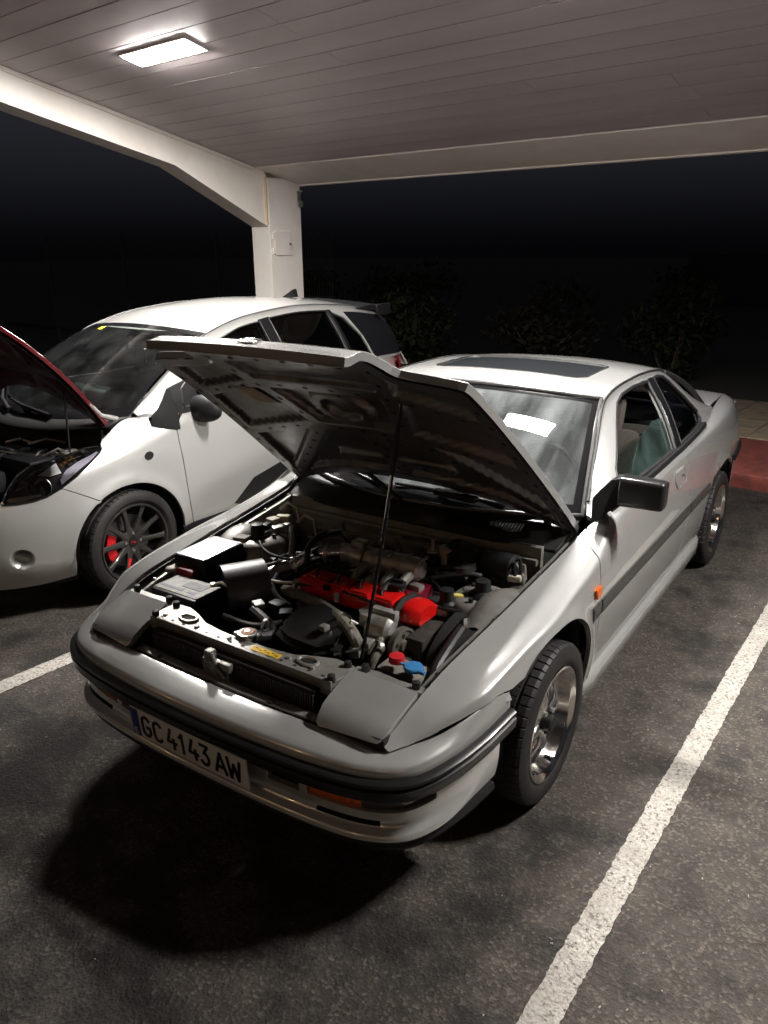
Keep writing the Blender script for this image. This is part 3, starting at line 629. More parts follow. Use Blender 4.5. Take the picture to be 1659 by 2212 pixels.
qw = [gv(1.70, .926), gv(2.0, .928), gv(2.22, .933), gv(2.275, .955), gv(2.28, .985), gv(2.16, 1.095), gv(2.05, 1.175), gv(1.98, 1.212), gv(1.88, 1.226), gv(1.80, 1.226), gv(1.755, 1.08)]
GSV = .19
fr = [(.57, 0), (.8, 0), (1.2, 0), (1.6, 0), (2.0, 0), (2.4, 0), (2.72, 0), (2.74, 2), (2.5, 2), (2.2, 2), (1.95, 2), (1.6, 2), (1.3, 2), (1.06, 2), (.8, 2), (.62, 2), (.57, 2)]
panel('window_frame', GH, fr, PAINT, car, holes=[dw, qw], sv=GSV, step=.03, bstep=.015, thick=.028, ref=(0, 1.4, .9))
def GIN(d):
    def F(U, V): P = GH(U, V).copy(); P[:, 0] -= d; P[:, 2] -= d*.35; return P
    return F
def shrinkp(q, f):
    c = np.mean(q, 0); return [tuple(c+(np.array(p)-c)*f) for p in q]
panel('quarter_glass', GIN(.014), qw, GLASS, car, sv=GSV, step=.06, thick=0, ref=(0, 1.4, .9))
dgl = [gv(.82, .90), gv(1.2, .90), gv(1.59, .90), gv(1.625, 1.03), gv(1.635, 1.068), gv(1.5, 1.075), gv(1.25, 1.045), gv(1.08, .985), gv(.97, .92)]
dgo = panel('door_glass', GIN(.018), dgl, glass_mat('teal_reflection_glass', (.38, .52, .5), dirt_sheen=.10, refl=1.6, dirt_sheen_col=(.22, .36, .34)), car, sv=GSV, step=.06, thick=.004, ref=(0, 1.4, .9))  # teal reflection painted in through the diffuse layer
def curve3(F, q, closed=True, step=.02, su=1, sv=1):
    P = dens(np.array(q)*[su, sv], step, closed)/[su, sv]; return F(P[:, 0], P[:, 1])
for q in (dw, qw):
    P = curve3(GIN(.006), q, sv=GSV)
    for s in (1, -1): MB().tube(P*[s, 1, 1], .0095, 8, closed=True).build('window_seal', RUBS, car)
for s in (1, -1):
    bp = panel_data(GIN(-.002), [gv(1.60, .915), gv(1.685, .915), gv(1.745, 1.08), gv(1.795, 1.232), gv(1.695, 1.236), gv(1.66, 1.08)], sv=GSV, step=.04, thick=.01, ref=(0, 1.4, .9))
    (bp if s > 0 else mirror(bp)).build('pillar_cover', BLKG, car, recalc=False)
    path = [((s*(float(GH(np.array([y]), np.array([0.]))[0, 0])+.000), y, float(GH(np.array([y]), np.array([0.]))[0, 2])+.008), (s, 0, .2)) for y in np.linspace(.66, 2.27, 30)]
    strip_sweep(MB(), path, [(-.01, -.014), (.008, -.012), (.010, 0), (.004, .014), (-.016, .018)]).build('belt_moulding', BLK, car)
    P = curve3(GH, [(.62, 2), (.8, 2), (1.06, 2), (1.3, 2), (1.6, 2), (1.95, 2), (2.05, 2)], False, sv=GSV); P[:, 2] += .004
    MB().tube(P*[s, 1, 1]+[s*.003, 0, 0], .006, 8).build('drip_rail', RUBS, car)
# roof with sunroof
zr = pchip([.85, .95, 1.06, 1.3, 1.6, 1.95, 2.1, 2.25, 2.4], [1.185, 1.21, 1.236, 1.262, 1.268, 1.248, 1.222, 1.18, 1.125]); xr = pchip([.9, 1.06, 1.3, 1.6, 1.95, 2.3], [.60, .585, .570, .565, .565, .58])
def ROOF(U, V): xd = xr(V); return np.stack([U*xd, V, zr(V)+.034*(1-np.abs(U)**2.3)], -1)
yf = lambda s: 1.055-.095*(1-s*s); yrr = lambda s: 2.10+.06*(1-s*s)
ss = np.linspace(-1, 1, 25)
def rrect(cx, cy, hx, hy, r, n=5):
    out = []
    for sx, sy, a in ((1, -1, -90), (1, 1, 0), (-1, 1, 90), (-1, -1, 180)):
        out += [(cx+sx*(hx-r[0])+r[0]*math.cos(math.radians(a+90*i/n)), cy+sy*(hy-r[1])+r[1]*math.sin(math.radians(a+90*i/n))) for i in range(n+1)]
    return out
sun = rrect(0, 1.475, .715, .215, (.13, .07))
panel('roof', ROOF, [(s, yf(s)) for s in ss]+[(s, yrr(s)) for s in ss[::-1]], PAINT, car, both=False, holes=[sun], su=.58, step=.04, bstep=.02, thick=.02, ref=(0, 1.5, .9))
SUNM = mat('sunroof_glass', (.02, .022, .024), .07, coat=.4)
def ROOFI(U, V): P = ROOF(U, V).copy(); P[:, 2] -= .004; return P
panel('sunroof', ROOFI, rrect(0, 1.475, .70, .207, (.12, .065)), SUNM, car, both=False, su=.58, step=.05, thick=.02, ref=(0, 1.5, .9))
MB().tube(curve3(ROOFI, sun, su=.58), .007, 6, closed=True).build('sunroof_seal', RUBS, car)
def HEADL(U, V): P = ROOF(U, V).copy(); P[:, 2] -= .04; return P
panel('headliner', HEADL, [(s*.97, yf(s)+.03) for s in ss]+[(s*.97, yrr(s)-.03) for s in ss[::-1]], mat('grey_cloth', (.10, .10, .10), .9), car, both=False, su=.58, step=.1, bstep=.06, thick=0, ref=(0, 1.5, .9))
# windscreen
def WS(U, V):
    a = np.stack([U*.688, .375+.22*U**2, .864-.006*U**2], -1); b = np.stack([U*.572, .965+.088*U**2, 1.262-.034*U**2], -1); t = V[:, None]
    p = a*(1-t)+b*t; bl = (.012*4*V*(1-V))[:, None]; return p+bl*np.array([0, -.62, .78])
panel('windscreen', WS, [(s, .0) for s in ss]+[(s, 1.0) for s in ss[::-1]], WSG, car, both=False, su=.65, sv=.6, step=.06, thick=0, ref=(0, 1.2, .7))
def WSO(d):
    def F(U, V): return WS(U, V)+np.array([0, -.62, .78])*d
    return F
band = .055
panel('windscreen_border', WSO(.002), [(s, -.01) for s in ss]+[(s, 1.01) for s in ss[::-1]], BLKG, car, both=False, holes=[[(s*.945, .075) for s in ss]+[(s*.945, .965) for s in ss[::-1]]], su=.65, sv=.6, step=.03, bstep=.02, thick=0, ref=(0, 1.2, .7))
P = curve3(WSO(.006), [(s, -.012) for s in ss]+[(s, 1.012) for s in ss[::-1]], su=.65, sv=.6); MB().tube(P, .010, 8, closed=True).build('windscreen_seal', mat('grey_trim', (.09, .09, .092), .3, .3, .3), car)
def RW(U, V):
    a = np.stack([U*.665, 2.745-.06*U**2, .952-.012*U**2], -1); b = np.stack([U*.56, 2.155-.045*U**2, 1.235-.03*U**2], -1); t = V[:, None]; bl = (.03*4*V*(1-V))[:, None]
    return a*(1-t)+b*t+bl*np.array([0, .4, .9])
panel('rear_window', RW, [(s, 0) for s in ss]+[(s, 1) for s in ss[::-1]], GLASS, car, both=False, su=.6, sv=.65, step=.08, thick=0, ref=(0, 1.6, .6))
P = curve3(RW, [(s, -.0) for s in ss]+[(s, 1.0) for s in ss[::-1]], su=.6, sv=.65); P[:, 2] += .006; MB().tube(P, .016, 8, closed=True).build('rear_window_seal', RUBS, car)
# ------------------------------------------------------------------ pop-up lids
zlid = pchip([-.83, -.80, -.778, -.75, -.72, -.66, -.56], [.49, .522, .553, .589, .611, .634, .667])
def LID(U, V): return np.stack([U, V, zlid(V)-.012*np.clip((U-.38)/.28, 0, 1)**2], -1)
lo = [(.412, -.583), (.50, -.582), (.640, -.576), (.645, -.586), (.642, -.66), (.635, -.725), (.629, -.748), (.620, -.755), (.60, -.757), (.50, -.764), (.425, -.768), (.414, -.762), (.408, -.72)]
lids = panel('headlamp_lid', LID, lo, PAINT, car, step=.018, bstep=.01, thick=.024, ref=(.5, -.6, .3))
for s in (1, -1): MB().box((s*.53, -.67, .52), (.225, .16, .14), .02).build('headlamp_box', DARK, car)
# ------------------------------------------------------------------ bonnet, raised
zh = pchip([-.83, -.80, -.772, -.75, -.725, -.68, -.56, -.2, .2, .53], [.50, .522, .548, .584, .606, .63, .672, .745, .80, .838])
def HOOD(U, V): return np.stack([U, V, zh(V)-.032*(np.abs(U)/.7)**2.2], -1)
hr = [(x, .345+.175*abs(x/.7)**2.4) for x in np.linspace(-.70, .70, 15)]
side = [(.700, .51), (.698, .4), (.688, .2), (.676, 0), (.664, -.2), (.655, -.4), (.650, -.535), (.643, -.560), (.62, -.567), (.455, -.572), (.425, -.578), (.408, -.60), (.402, -.66), (.400, -.74), (.398, -.785)]
ho = hr+[p for p in side[1:]]+[(.2, -.793), (0, -.796), (-.2, -.793)]+[(-x, y) for x, y in side[1:]][::-1]
HM = T(0, .555, .80) @ rotx(math.radians(-46.7)) @ T(0, -.555, -.80)
hood = panel('bonnet', HOOD, ho, PAINT, car, both=False, step=.03, bstep=.012, thick=.026, ref=(0, 0, .2))[0]; hood.matrix_local = HM
ribs = [((-.60, .38), (-.20, -.08)), ((.60, .36), (.20, -.08)), ((-.20, -.08), (-.36, -.70)), ((.20, -.08), (.36, -.70)), ((-.20, -.08), (.20, -.08)), ((-.62, -.30), (-.28, -.40)), ((.62, -.30), (.28, -.40)),
        ((-.24, .20), (.24, .20)), ((0, .34), (0, -.08)), ((-.34, -.60), (.34, -.60)), ((-.28, -.40), (.28, -.40)), ((-.60, .02), (-.24, -.08)), ((.60, .02), (.24, -.08))]
rings = [((0, -.24), .10)]
def segd(P, a, b):
    a, b = np.array(a), np.array(b); d = b-a; t = np.clip(((P-a)@d)/(d@d), 0, 1); return np.linalg.norm(P-a-t[:, None]*d, axis=1)
HOA = np.array(ho)
def smooth(x): x = np.clip(x, 0, 1); return x*x*(3-2*x)
def HIN(U, V):
    P = np.stack([U, V], -1); e = np.full(len(P), 9.)
    for i in range(len(HOA)): e = np.minimum(e, segd(P, HOA[i], HOA[(i+1) % len(HOA)]))
    d = .030*(1-smooth((e-.055)/.022))
    for a, b in ribs: d = np.maximum(d, .027*(1-smooth((segd(P, a, b)-.028)/.02)))
    for c, r in rings: d = np.maximum(d, .027*(1-smooth((np.abs(np.linalg.norm(P-c, axis=1)-r)-.02)/.018)))
    X = HOOD(U, V).copy(); X[:, 2] -= .006+d; return X
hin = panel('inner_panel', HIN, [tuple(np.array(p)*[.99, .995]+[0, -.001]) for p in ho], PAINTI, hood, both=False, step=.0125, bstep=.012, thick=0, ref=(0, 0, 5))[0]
mb = MB()
def hole(mb, x, y, a, b, rot=0, lift=.0015, n=12):
    c, s = math.cos(rot), math.sin(rot); Q = np.array([(x+a*math.cos(t)*c-b*math.sin(t)*s, y+a*math.cos(t)*s+b*math.sin(t)*c) for t in np.linspace(0, 2*math.pi, n, endpoint=False)]); Z = HIN(Q[:, 0], Q[:, 1]); Z[:, 2] -= lift; mb.add(Z, [tuple(range(n))])
for (a, b) in ribs:
    a, b = np.array(a), np.array(b); L_ = np.linalg.norm(b-a); k = int(L_/.115)
    for i in range(1, k+1):
        p = a+(b-a)*(i/(k+1)); hole(mb, p[0], p[1], .0125, .008, math.atan2(*(b-a)[::-1]))
for i in range(9):
    for s in (-1, 1):
        yy = .42-i*.105; hole(mb, s*(np.interp(yy, [-.55, .5], [.62, .668])), yy, .0135, .008, 1.5)
mb.build('drain_holes', DARK, hood, recalc=False, smooth=False)
mb = MB()
Q = np.array([(-.44, -.36), (-.33, -.36), (-.33, -.19), (-.44, -.19)]); Z = HIN(Q[:, 0], Q[:, 1]); Z[:, 2] -= .002; mb.add(Z, [(0, 1, 2, 3)]); mb.build('service_label', mat('brown_label', (.35, .22, .06), .6, nscale=60, ncol=(.2, .13, .05)), hood, smooth=False)
# badge on the bonnet's nose: framed letter H
zb = HOOD(np.array([-.0]), np.array([-.755]))[0]; e_ = HOOD(np.array([0., 0.]), np.array([-.77, -.74])); tv = Vector(e_[1]-e_[0]).normalized(); nv = Vector((1, 0, 0)).cross(tv)
BM = Matrix((Vector((1, 0, 0)), tv, nv)).transposed().to_4x4(); BM.translation = Vector(zb)+nv*.003
mb = MB()
for c, d in (((-.032, 0, 0), (.006, .036, .005)), ((.032, 0, 0), (.006, .036, .005)), ((0, .017, 0), (.064, .005, .005)), ((0, -.017, 0), (.058, .005, .005)), ((-.014, 0, 0), (.009, .028, .006)), ((.014, 0, 0), (.009, .028, .006)), ((0, 0, 0), (.024, .008, .006))): mb.box(c, d, .0015, BM)
mb.build('badge', CHR, hood)
# hinges and prop rod
for s in (1, -1):
    mb = MB(); p0 = Vector((s*.655, .575, .775)); mb.box((s*.655, .56, .77), (.05, .07, .03), .005); mb.tube([p0, (s*.655, .545, .81), HM @ Vector((s*.655, .47, .775)), HM @ Vector((s*.652, .36, .765))], [.013, .012, .011, .010], 8); mb.build('bonnet_hinge', STEEL, car)
pb = Vector(at(781, 1422, x=.335)); pt = Vector(at(868, 850, x=.315))
pmid = [pb+(pt-pb)*t+Vector((.012*math.sin(math.pi*t), 0, 0)) for t in np.linspace(0, 1, 12)]
pr_ = MB().tube([pb+Vector((-.05, -.02, -.02)), pb+Vector((-.015, 0, -.012))]+pmid+[pt+Vector((-.02, .005, .03)), pt+Vector((-.045, 0, .035))], .0062, 8).build('prop_rod', BLKG, car)
MB().tube([pmid[8]-(pmid[8]-pmid[7])*.35, pmid[8], pmid[9], pmid[9]+(pmid[10]-pmid[9])*.75], [.0085, .0105, .0105, .007], 10).build('grip', RUBS, pr_)
# ------------------------------------------------------------------ wheels
def tyre_prof(R, W, rr):
    return [(-W*.40, rr), (-W*.47, rr+.012), (-W*.51, rr+(R-rr)*.45), (-W*.49, R-.022), (-W*.455, R-.008), (-W*.40, R-.001), (-W*.27, R), (-W*.255, R-.008), (-W*.215, R-.008), (-W*.20, R), (-W*.03, R+.001), (-W*.02, R-.008), (W*.02, R-.008), (W*.03, R+.001), (W*.20, R), (W*.215, R-.008), (W*.255, R-.008), (W*.27, R), (W*.40, R-.001), (W*.455, R-.008), (W*.49, R-.022), (W*.51, rr+(R-rr)*.45), (W*.505, rr+(R-rr)*.30), (W*.47, rr+.012), (W*.40, rr)]
def tyre(parent, R, W, rr, name='tyre'):
    sh = {4: .4, 5: 1, 6: 1, 17: 1, 18: 1, 19: .4}; p = tyre_prof(R, W, rr)
    mid = {9, 10, 13, 14}
    def mod(i, q):
        if q in sh and i % 9 == 0: return -.005*sh[q]
        if q in mid and i % 9 == 4: return -.003
        return 0
    return MB().lathe(p, 486, mod=mod).build(name, RUB, parent, angle=28)
def coupe_wheel(parent, loc, side, turn=0., spin=.2):
    t = empty('wheel', loc); t.parent = parent; t.rotation_euler = (0, 0, turn+(0 if side > 0 else math.pi))
    R, W, rr = .290, .205, .204
    tyre(t, R, W, rr)
    rim = MB(); rim.lathe([(W*.43, rr+.006), (W*.475, rr+.004), (W*.48, rr-.004), (W*.45, rr-.010), (W*.42, rr-.022), (W*.40, rr-.025), (.042, rr-.032), (.032, rr-.040), (.028, rr-.05), (-W*.30, rr-.05), (-W*.42, rr-.01), (-W*.45, rr+.004)], 72); rim = rim.build('rim', CHR, t, angle=30)
    sp = MB()
    for k in range(8):
        a = spin+2*math.pi*k/8; M = rotx(a); V = []
        for r, x, wd in ((.050, .012, .024), (.085, .016, .021), (.115, .008, .017), (.140, -.004, .020), (.158, -.014, .027)):
            for c in np.linspace(0, 2*math.pi, 10, endpoint=False): V.append(M @ Vector((x+.036+.020*math.sin(c), wd*math.cos(c), r)))
        F = [(i*10+j, i*10+(j+1) % 10, (i+1)*10+(j+1) % 10, (i+1)*10+j) for i in range(4) for j in range(10)]
        sp.add(V, F)
    sp.lathe([(.02, .066), (.056, .062), (.062, .045), (.060, .03)], 40); sp.build('spokes', CHRS, t, angle=50)
    MB().lathe([(.045, .031), (.088, .029), (.093, .024), (.094, 0)], 30).build('centre_cap', BLK, t)
    for k in range(4):
        a = spin+math.pi/8+k*math.pi/2; MB().lathe([(.056, .011), (.074, .0105), (.077, .006), (.077, 0)], 8, rotx(a) @ T(0, 0, .050)).build('wheel_nut', STEEL, t)
    MB().lathe([(.0, .03), (.0, .125), (-.01, .125), (-.01, .03)], 40).build('brake_disc', STEEL, t)
    MB().lathe([(-.02, .0), (-.02, .165)], 30).build('back_plate', DARK, t)
    MB().box((W*.36, 0, -rr+.032), (.035, .012, .006), .002, rotx(.22)).build('balance_weight', BLKG, t)
    return t
for s in (1, -1):
    coupe_wheel(car, (s*.752, 0, .290), s, turn=math.radians(0.), spin=.1); coupe_wheel(car, (s*.757, 2.565, .290), s, spin=.35)
# ------------------------------------------------------------------ door mirror, handle, lamps, wipers
def mirror_part(s):
    mb = MB(); c = Vector((s*.905, .60, .985)); bm = bmesh.new(); bmesh.ops.create_cube(bm, size=1)
    for v in bm.verts: v.co = Vector((v.co.x*.178, v.co.y*.085*(1.0 if v.co.x*s < 0 else .8), v.co.z*(.112 if v.co.x*s > 0 else .118)))
    bmesh.ops.bevel(bm, geom=list(bm.edges), offset=.022, segments=4, affect='EDGES', profile=.6); bmesh.ops.translate(bm, vec=c, verts=bm.verts); mb.bm(bm)
    h = mb.build('door_mirror', mat('mirror_black', (.016, .016, .017), .3, coat=.35, bump=.03, bscale=300), car, angle=40)
    mb = MB(); mb.box(c+Vector((0, .043, 0)), (.17, .004, .09), .001); mb.build('mirror_glass', CHR, h)
    mb = MB(); V = []
    for x, y0, y1, z0, z1 in ((.752, .50, .66, .866, .965), (.775, .515, .65, .878, 1.0), (.802, .545, .64, .905, 1.033), (.835, .563, .636, .93, 1.037)):
        V += [(s*x, y0, z0), (s*x, y1, z0), (s*x, y1, z1), (s*x, y0, z1)]
    mb.add(V, [(4*i+j, 4*i+(j+1) % 4, 4*i+4+(j+1) % 4, 4*i+4+j) for i in range(3) for j in range(4)]); mb.build('mirror_foot', BLK, h, angle=30)
mirror_part(1); mirror_part(-1)
for s in (1, -1):
    hp_ = [(1.455, .842), (1.60, .842), (1.648, .80), (1.64, .758), (1.50, .758), (1.455, .80)]
    def HSURF(off):
        def F(U, V): P = SIDE(U, V).copy(); P[:, 0] += off; P[:, 0] *= s; return P
        return F
    q = [yv(y, z) for y, z in hp_]; P = curve3(HSURF(.003), q, sv=SV); MB().tube(P, .0045, 6, closed=True).build('handle_frame', PAINT, car)
    panel('door_handle', HSURF(.004), shrinkp(q, .86), PAINT, car, both=False, sv=SV, step=.03, thick=.01, ref=(0, 1.5, .8))
    P = curve3(HSURF(.006), [yv(1.56, .812), yv(1.61, .785)], False, sv=SV); MB().tube(P, .006, 8).build('lock_barrel', CHR, car)
    q = [yv(.335, .668), yv(.385, .672), yv(.392, .64), yv(.345, .632)]; panel('side_repeater', HSURF(.012), q, ORANGE, car, both=False, sv=SV, step=.02, thick=.016, ref=(0, .4, .6))
# ------------------------------------------------------------------ cabin
SEATM = mat('brown_grey_cloth', (.10, .085, .07), .95, nscale=120, ncol=(.06, .052, .045), bump=.2, bscale=200)
def seat(x, y):
    t = empty('front_seat', (x, y, .25)); t.parent = car
    MB().box((0, 0, .12), (.48, .50, .16), .05).build('cushion', SEATM, t)
    MB().box((0, 0, .30), (.46, .14, .60), .05, T(0, .28, .15) @ rotx(math.radians(-20))).build('backrest', SEATM, t)
    MB().box((0, 0, 0), (.26, .10, .19), .045, T(0, .475, .80) @ rotx(math.radians(-14))).build('headrest', SEATM, t)
    mb = MB()
    for q in (-.06, .06): mb.tube([(q, .44, .66), (q, .465, .76)], .006, 6)
    mb.build('headrest_posts', STEEL, t)
seat(.36, 1.22); seat(-.36, 1.22)
VIN = mat('black_vinyl', (.022, .022, .023), .5, bump=.15, bscale=150)
mb = MB().box((0, .78, .80), (1.36, .34, .16), .05); mb.box((.36, .74, .875), (.40, .26, .09), .04); mb.build('dashboard', VIN, car)
MB().box((0, 2.12, .55), (1.2, .18, .7), .06, None, (math.radians(-18), 'X')).build('rear_seat', SEATM, car)
MB().box((0, 2.48, .90), (1.28, .5, .03), .01).build('parcel_shelf', VIN, car)
stw = empty('steering_wheel', (.36, .90, .86)); stw.parent = car; stw.rotation_euler = (math.radians(-28), 0, 0)
MB().tube([(.185*math.cos(a), 0, .185*math.sin(a)) for a in np.linspace(0, 2*math.pi, 40, endpoint=False)], .014, 10, closed=True).build('ring', VIN, stw)
mb = MB().box((0, -.015, -.01), (.16, .05, .12), .03); mb.box((0, -.01, 0), (.36, .02, .035), .008); mb.box((0, -.01, -.09), (.05, .02, .18), .008); mb.build('hub', VIN, stw)
mb = MB(); mb.box((0, 1.05, 1.205), (.23, .03, .06), .012); mb.tube([(0, 1.03, 1.21), (0, 1.0, 1.25)], .01, 8); mb.build('inside_mirror', VIN, car)
for s in (1, -1): MB().box((s*.765, 1.15, .62), (.05, .98, .48), .02).build('door_card', VIN, car)
# ------------------------------------------------------------------ engine bay of the coupe
def A(px, py, z): return Vector(at(px, py, z=z))
# aprons with a flange under each fender edge, firewall, cowl
for s in (1, -1):
    mb = MB(); V = []
    ysn = np.linspace(-.555, .50, 26)
    for y in ysn:
        e = SIDE(np.array([y]), np.array([5.]))[0]; x, z = e[0], e[2]
        V += [(s*(x+.006), y, z-.016), (s*(x-.012), y, z-.030), (s*(x-.045), y, z-.034), (s*(x-.052), y, z-.045), (s*(x-.075), y, .38)]
    mb.add(V, [(5*i+j, 5*i+5+j, 5*i+6+j, 5*i+1+j) for i in range(25) for j in range(4)]); mb.build('inner_apron', BAYP, car, angle=30)
    mb = MB()
    for y in np.linspace(-.45, .4, 6):
        e = SIDE(np.array([y]), np.array([5.]))[0]; mb.lathe([(0, .0085), (.006, .0085), (.008, 0)], 6, T(s*(e[0]-.028), y, e[2]-.034) @ Matrix.Rotation(-math.pi/2, 4, 'Y'))
    mb.build('fender_bolts', STEEL, car)['kind'] = 'stuff'
    P = np.array([SIDE(np.array([y]), np.array([5.]))[0] for y in np.linspace(-.52, .5, 30)]); P = P*[s, 1, 1]+[-s*.012, 0, -.018]; MB().tube(P, .007, 6).build('bonnet_seal', RUBS, car)
    # strut tower
    c = Vector((s*.54, .03, .60)); mb = MB(); M = T(*c) @ Matrix.Rotation(-math.pi/2, 4, 'Y')
    mb.lathe([(-.25, .15), (.02, .135), (.075, .115), (.092, .095), (.094, .055)], 32, M); mb.build('strut_tower', BAYP, car, angle=60)
    mb = MB(); mb.lathe([(.09, .055), (.10, .05), (.115, .03), (.15, .026), (.155, 0)], 24, M)
    for k in range(3): mb.lathe([(.09, .009), (.108, .009), (.108, 0)], 6, T(*c) @ Matrix.Rotation(k*2.1+.4, 4, 'Z') @ T(.075, 0, 0) @ Matrix.Rotation(-math.pi/2, 4, 'Y'))
    mb.build('strut_top', BLK, car)
    # bracing hump from tower to apron
    mb = MB(); V = []
    for t in np.linspace(0, 1, 14):
        y = -.16+.40*t; h = .665+.06*math.sin(math.pi*min(1, t*1.15)); V += [(s*.50, y, h-.10), (s*.56, y, h-.012), (s*.61, y, h+.004), (s*.668, y, h-.02+.03*t)]
    mb.add(V, [(4*i+j, 4*i+4+j, 4*i+5+j, 4*i+1+j) for i in range(13) for j in range(3)]); mb.build('apron_hump', BAYP, car, angle=70)
fw = MB(); fw.box((0, .37, .55), (1.24, .03, .46), .006); fw.box((0, .35, .72), (1.22, .03, .03), .01); fw.box((-.2, .35, .62), (.5, .02, .015), .005); fw.box((.1, .352, .66), (.09, .02, .06), .008); fw.box((-.35, .352, .69), (.06, .02, .05), .006); fw.build('firewall', BAYP, car)
# cowl panel with louvres below the windscreen
def COWL(U, V):
    a = np.stack([U*.66, .31+.08*U**2, .785-.015*U**2], -1); b = np.stack([U*.69, .380+.22*U**2, .858-.006*U**2], -1); m_ = (a+b)/2+np.array([0, -.012, .004]); t = V[:, None]
    return a*(1-t)**2+2*m_*t*(1-t)+b*t*t
panel('cowl', COWL, [(s, 0) for s in ss]+[(s, 1.0) for s in ss[::-1]], BLKG if False else mat('cowl_black', (.02, .02, .021), .3, coat=.3), car, both=False, su=.68, sv=.15, step=.03, thick=.02, ref=(0, .6, .5))
for i in range(26):
    u_ = .30+i*.018; p = COWL(np.array([u_, u_]), np.array([.32, .62])); MB().tube([p[0]+[0, 0, .003], (p[0]+p[1])/2+[.004, 0, .008], p[1]+[0, 0, .003]], .0042, 6).build('louvre', BLK, car)
# wipers
def wiper(p0, p1, p2, q0, q1):
    mb = MB(); mb.lathe([(0, .016), (.02, .015), (.026, 0)], 14, T(*p0) @ Matrix.Rotation(-math.pi/2, 4, 'Y')); mb.tube([p0+Vector((0, 0, .018)), p1+Vector((0, 0, .03)), p2], [.012, .010, .006], 8)
    o = mb.build('wiper_arm', BLK, car); MB().tube([q0, (Vector(q0)+Vector(q1))/2+Vector((0, -.004, .008)), q1], .007, 8).build('wiper_blade', BLKG, o)
def wp(u, v, d=.02): return Vector(WSO(d)(np.array([float(u)]), np.array([float(v)]))[0])
def cp(u, v): return Vector(COWL(np.array([float(u)]), np.array([float(v)]))[0])
wiper(cp(.86, .7), wp(.62, .03, .03), wp(.18, .075, .03), wp(-.12, .08, .012), wp(.60, .035, .012))
wiper(cp(-.02, .75), wp(-.30, .04, .03), wp(-.60, .085, .03), wp(-.93, .08, .012), wp(-.22, .05, .012))
mb = MB().box((0, 0, 0), (.20, .05, .024), .012, T(*wp(.33, .035, .045)) @ Matrix.Rotation(-.12, 4, 'Z')); mb.build('wiper_fairing', BLK, car)
for u_ in (-.15, .33): MB().lathe([(0, .010), (.012, .009), (.016, 0)], 10, T(*cp(u_, .35)) @ Matrix.Rotation(-math.pi/2, 4, 'Y')).build('washer_jet', BLK, car)
# front panel over the radiator
fpn = MB(); zt = .648
def plate(mb, poly, z0, z1, bev=.003): mb.prism(poly, z0, z1, None, bev)
plate(fpn, [(-.40, -.665), (-.2, -.665), (0, -.665), (.2, -.665), (.40, -.665), (.412, -.59), (.40, -.55), (.33, -.545), (.27, -.565), (.20, -.598), (.10, -.612), (-.10, -.612), (-.20, -.598), (-.27, -.565), (-.33, -.545), (-.40, -.55), (-.412, -.59)], zt-.022, zt)
fpn.box((0, -.668, zt-.022), (.80, .008, .05), .003)
fpn.build('radiator_panel', BAYP, car, angle=30)
for s in (1, -1):
    mb = MB(); plate(mb, [(s*.40, -.575), (s*.655, -.566), (s*.655, -.528), (s*.56, -.535), (s*.48, -.528), (s*.40, -.535)][::s], .630, .642); mb.build('lamp_crossmember', BAYP, car)
    mb = MB(); mb.tube([(s*.267+.036*math.cos(a), -.615+.022*math.sin(a), zt+.004) for a in np.linspace(0, 2*math.pi, 24, endpoint=False)], .006, 6, closed=True); mb.build('mount_ring', STEEL, car)
    mb = MB(); mb.add([(s*.267+.032*math.cos(a), -.615+.019*math.sin(a), zt+.0035) for a in np.linspace(0, 2*math.pi, 20, endpoint=False)], [tuple(range(20))]); mb.build('mount_hole', DARK, car, recalc=False)
    for x, y in ((.385, -.565), (.62, -.548), (.39, -.655), (.44, -.55)):
        MB().lathe([(0, .013), (.022, .012), (.026, 0)], 12, T(s*x, y, zt-.006) @ Matrix.Rotation(-math.pi/2, 4, 'Y')).build('rubber_stop', RUBS, car)
mb = MB()
for i in range(14):
    x = -.36+i*.055; mb.add([(x+.007*math.cos(a), -.652+.005*math.sin(a), zt+.0014) for a in np.linspace(0, 2*math.pi, 8, endpoint=False)], [tuple(range(8))])
o = mb.build('panel_holes', DARK, car, recalc=False); o['kind'] = 'stuff'
rad = MB(); rad.box((0, -.685, .45), (.72, .03, .34), .004); rad = rad.build('radiator', mat('radiator_dark', (.03, .029, .027), .6, .3), car)
fin = MB()
for i in range(74): fin.box((-.352+i*.0097, -.703, .47), (.0042, .008, .28), 0)
fin = fin.build('fins', mat('fin_metal', (.075, .07, .062), .5, .5), rad, smooth=False); fin['kind'] = 'stuff'
MB().box((.115, -.640, zt+.001), (.115, .026, .002), 0, None).build('warning_label', YEL, car, smooth=False)
tx = MB()
for i in range(6): tx.box((.075+i*.017, -.636+(i % 2)*-.006, zt+.0024), (.011, .003, .0008), 0)
o = tx.build('label_print', BLKP, car, smooth=False); o['kind'] = 'stuff'
# bonnet latch
lt = MB(); lt.box((-.03, -.71, .56), (.12, .035, .10), .008); lt.box((-.06, -.715, .615), (.03, .03, .05), .006); lt.box((.012, -.72, .60), (.05, .02, .03), .006); lt.tube([(-.05, -.72, .63), (-.02, -.73, .60), (.02, -.735, .57)], .007, 8); lt.tube([(.0, -.725, .55), (.05, -.735, .53), (.07, -.735, .535)], .009, 8); lt.build('bonnet_latch', mat('dull_zinc', (.22, .21, .19), .45, .6, nscale=40, ncol=(.1, .09, .08)), car)
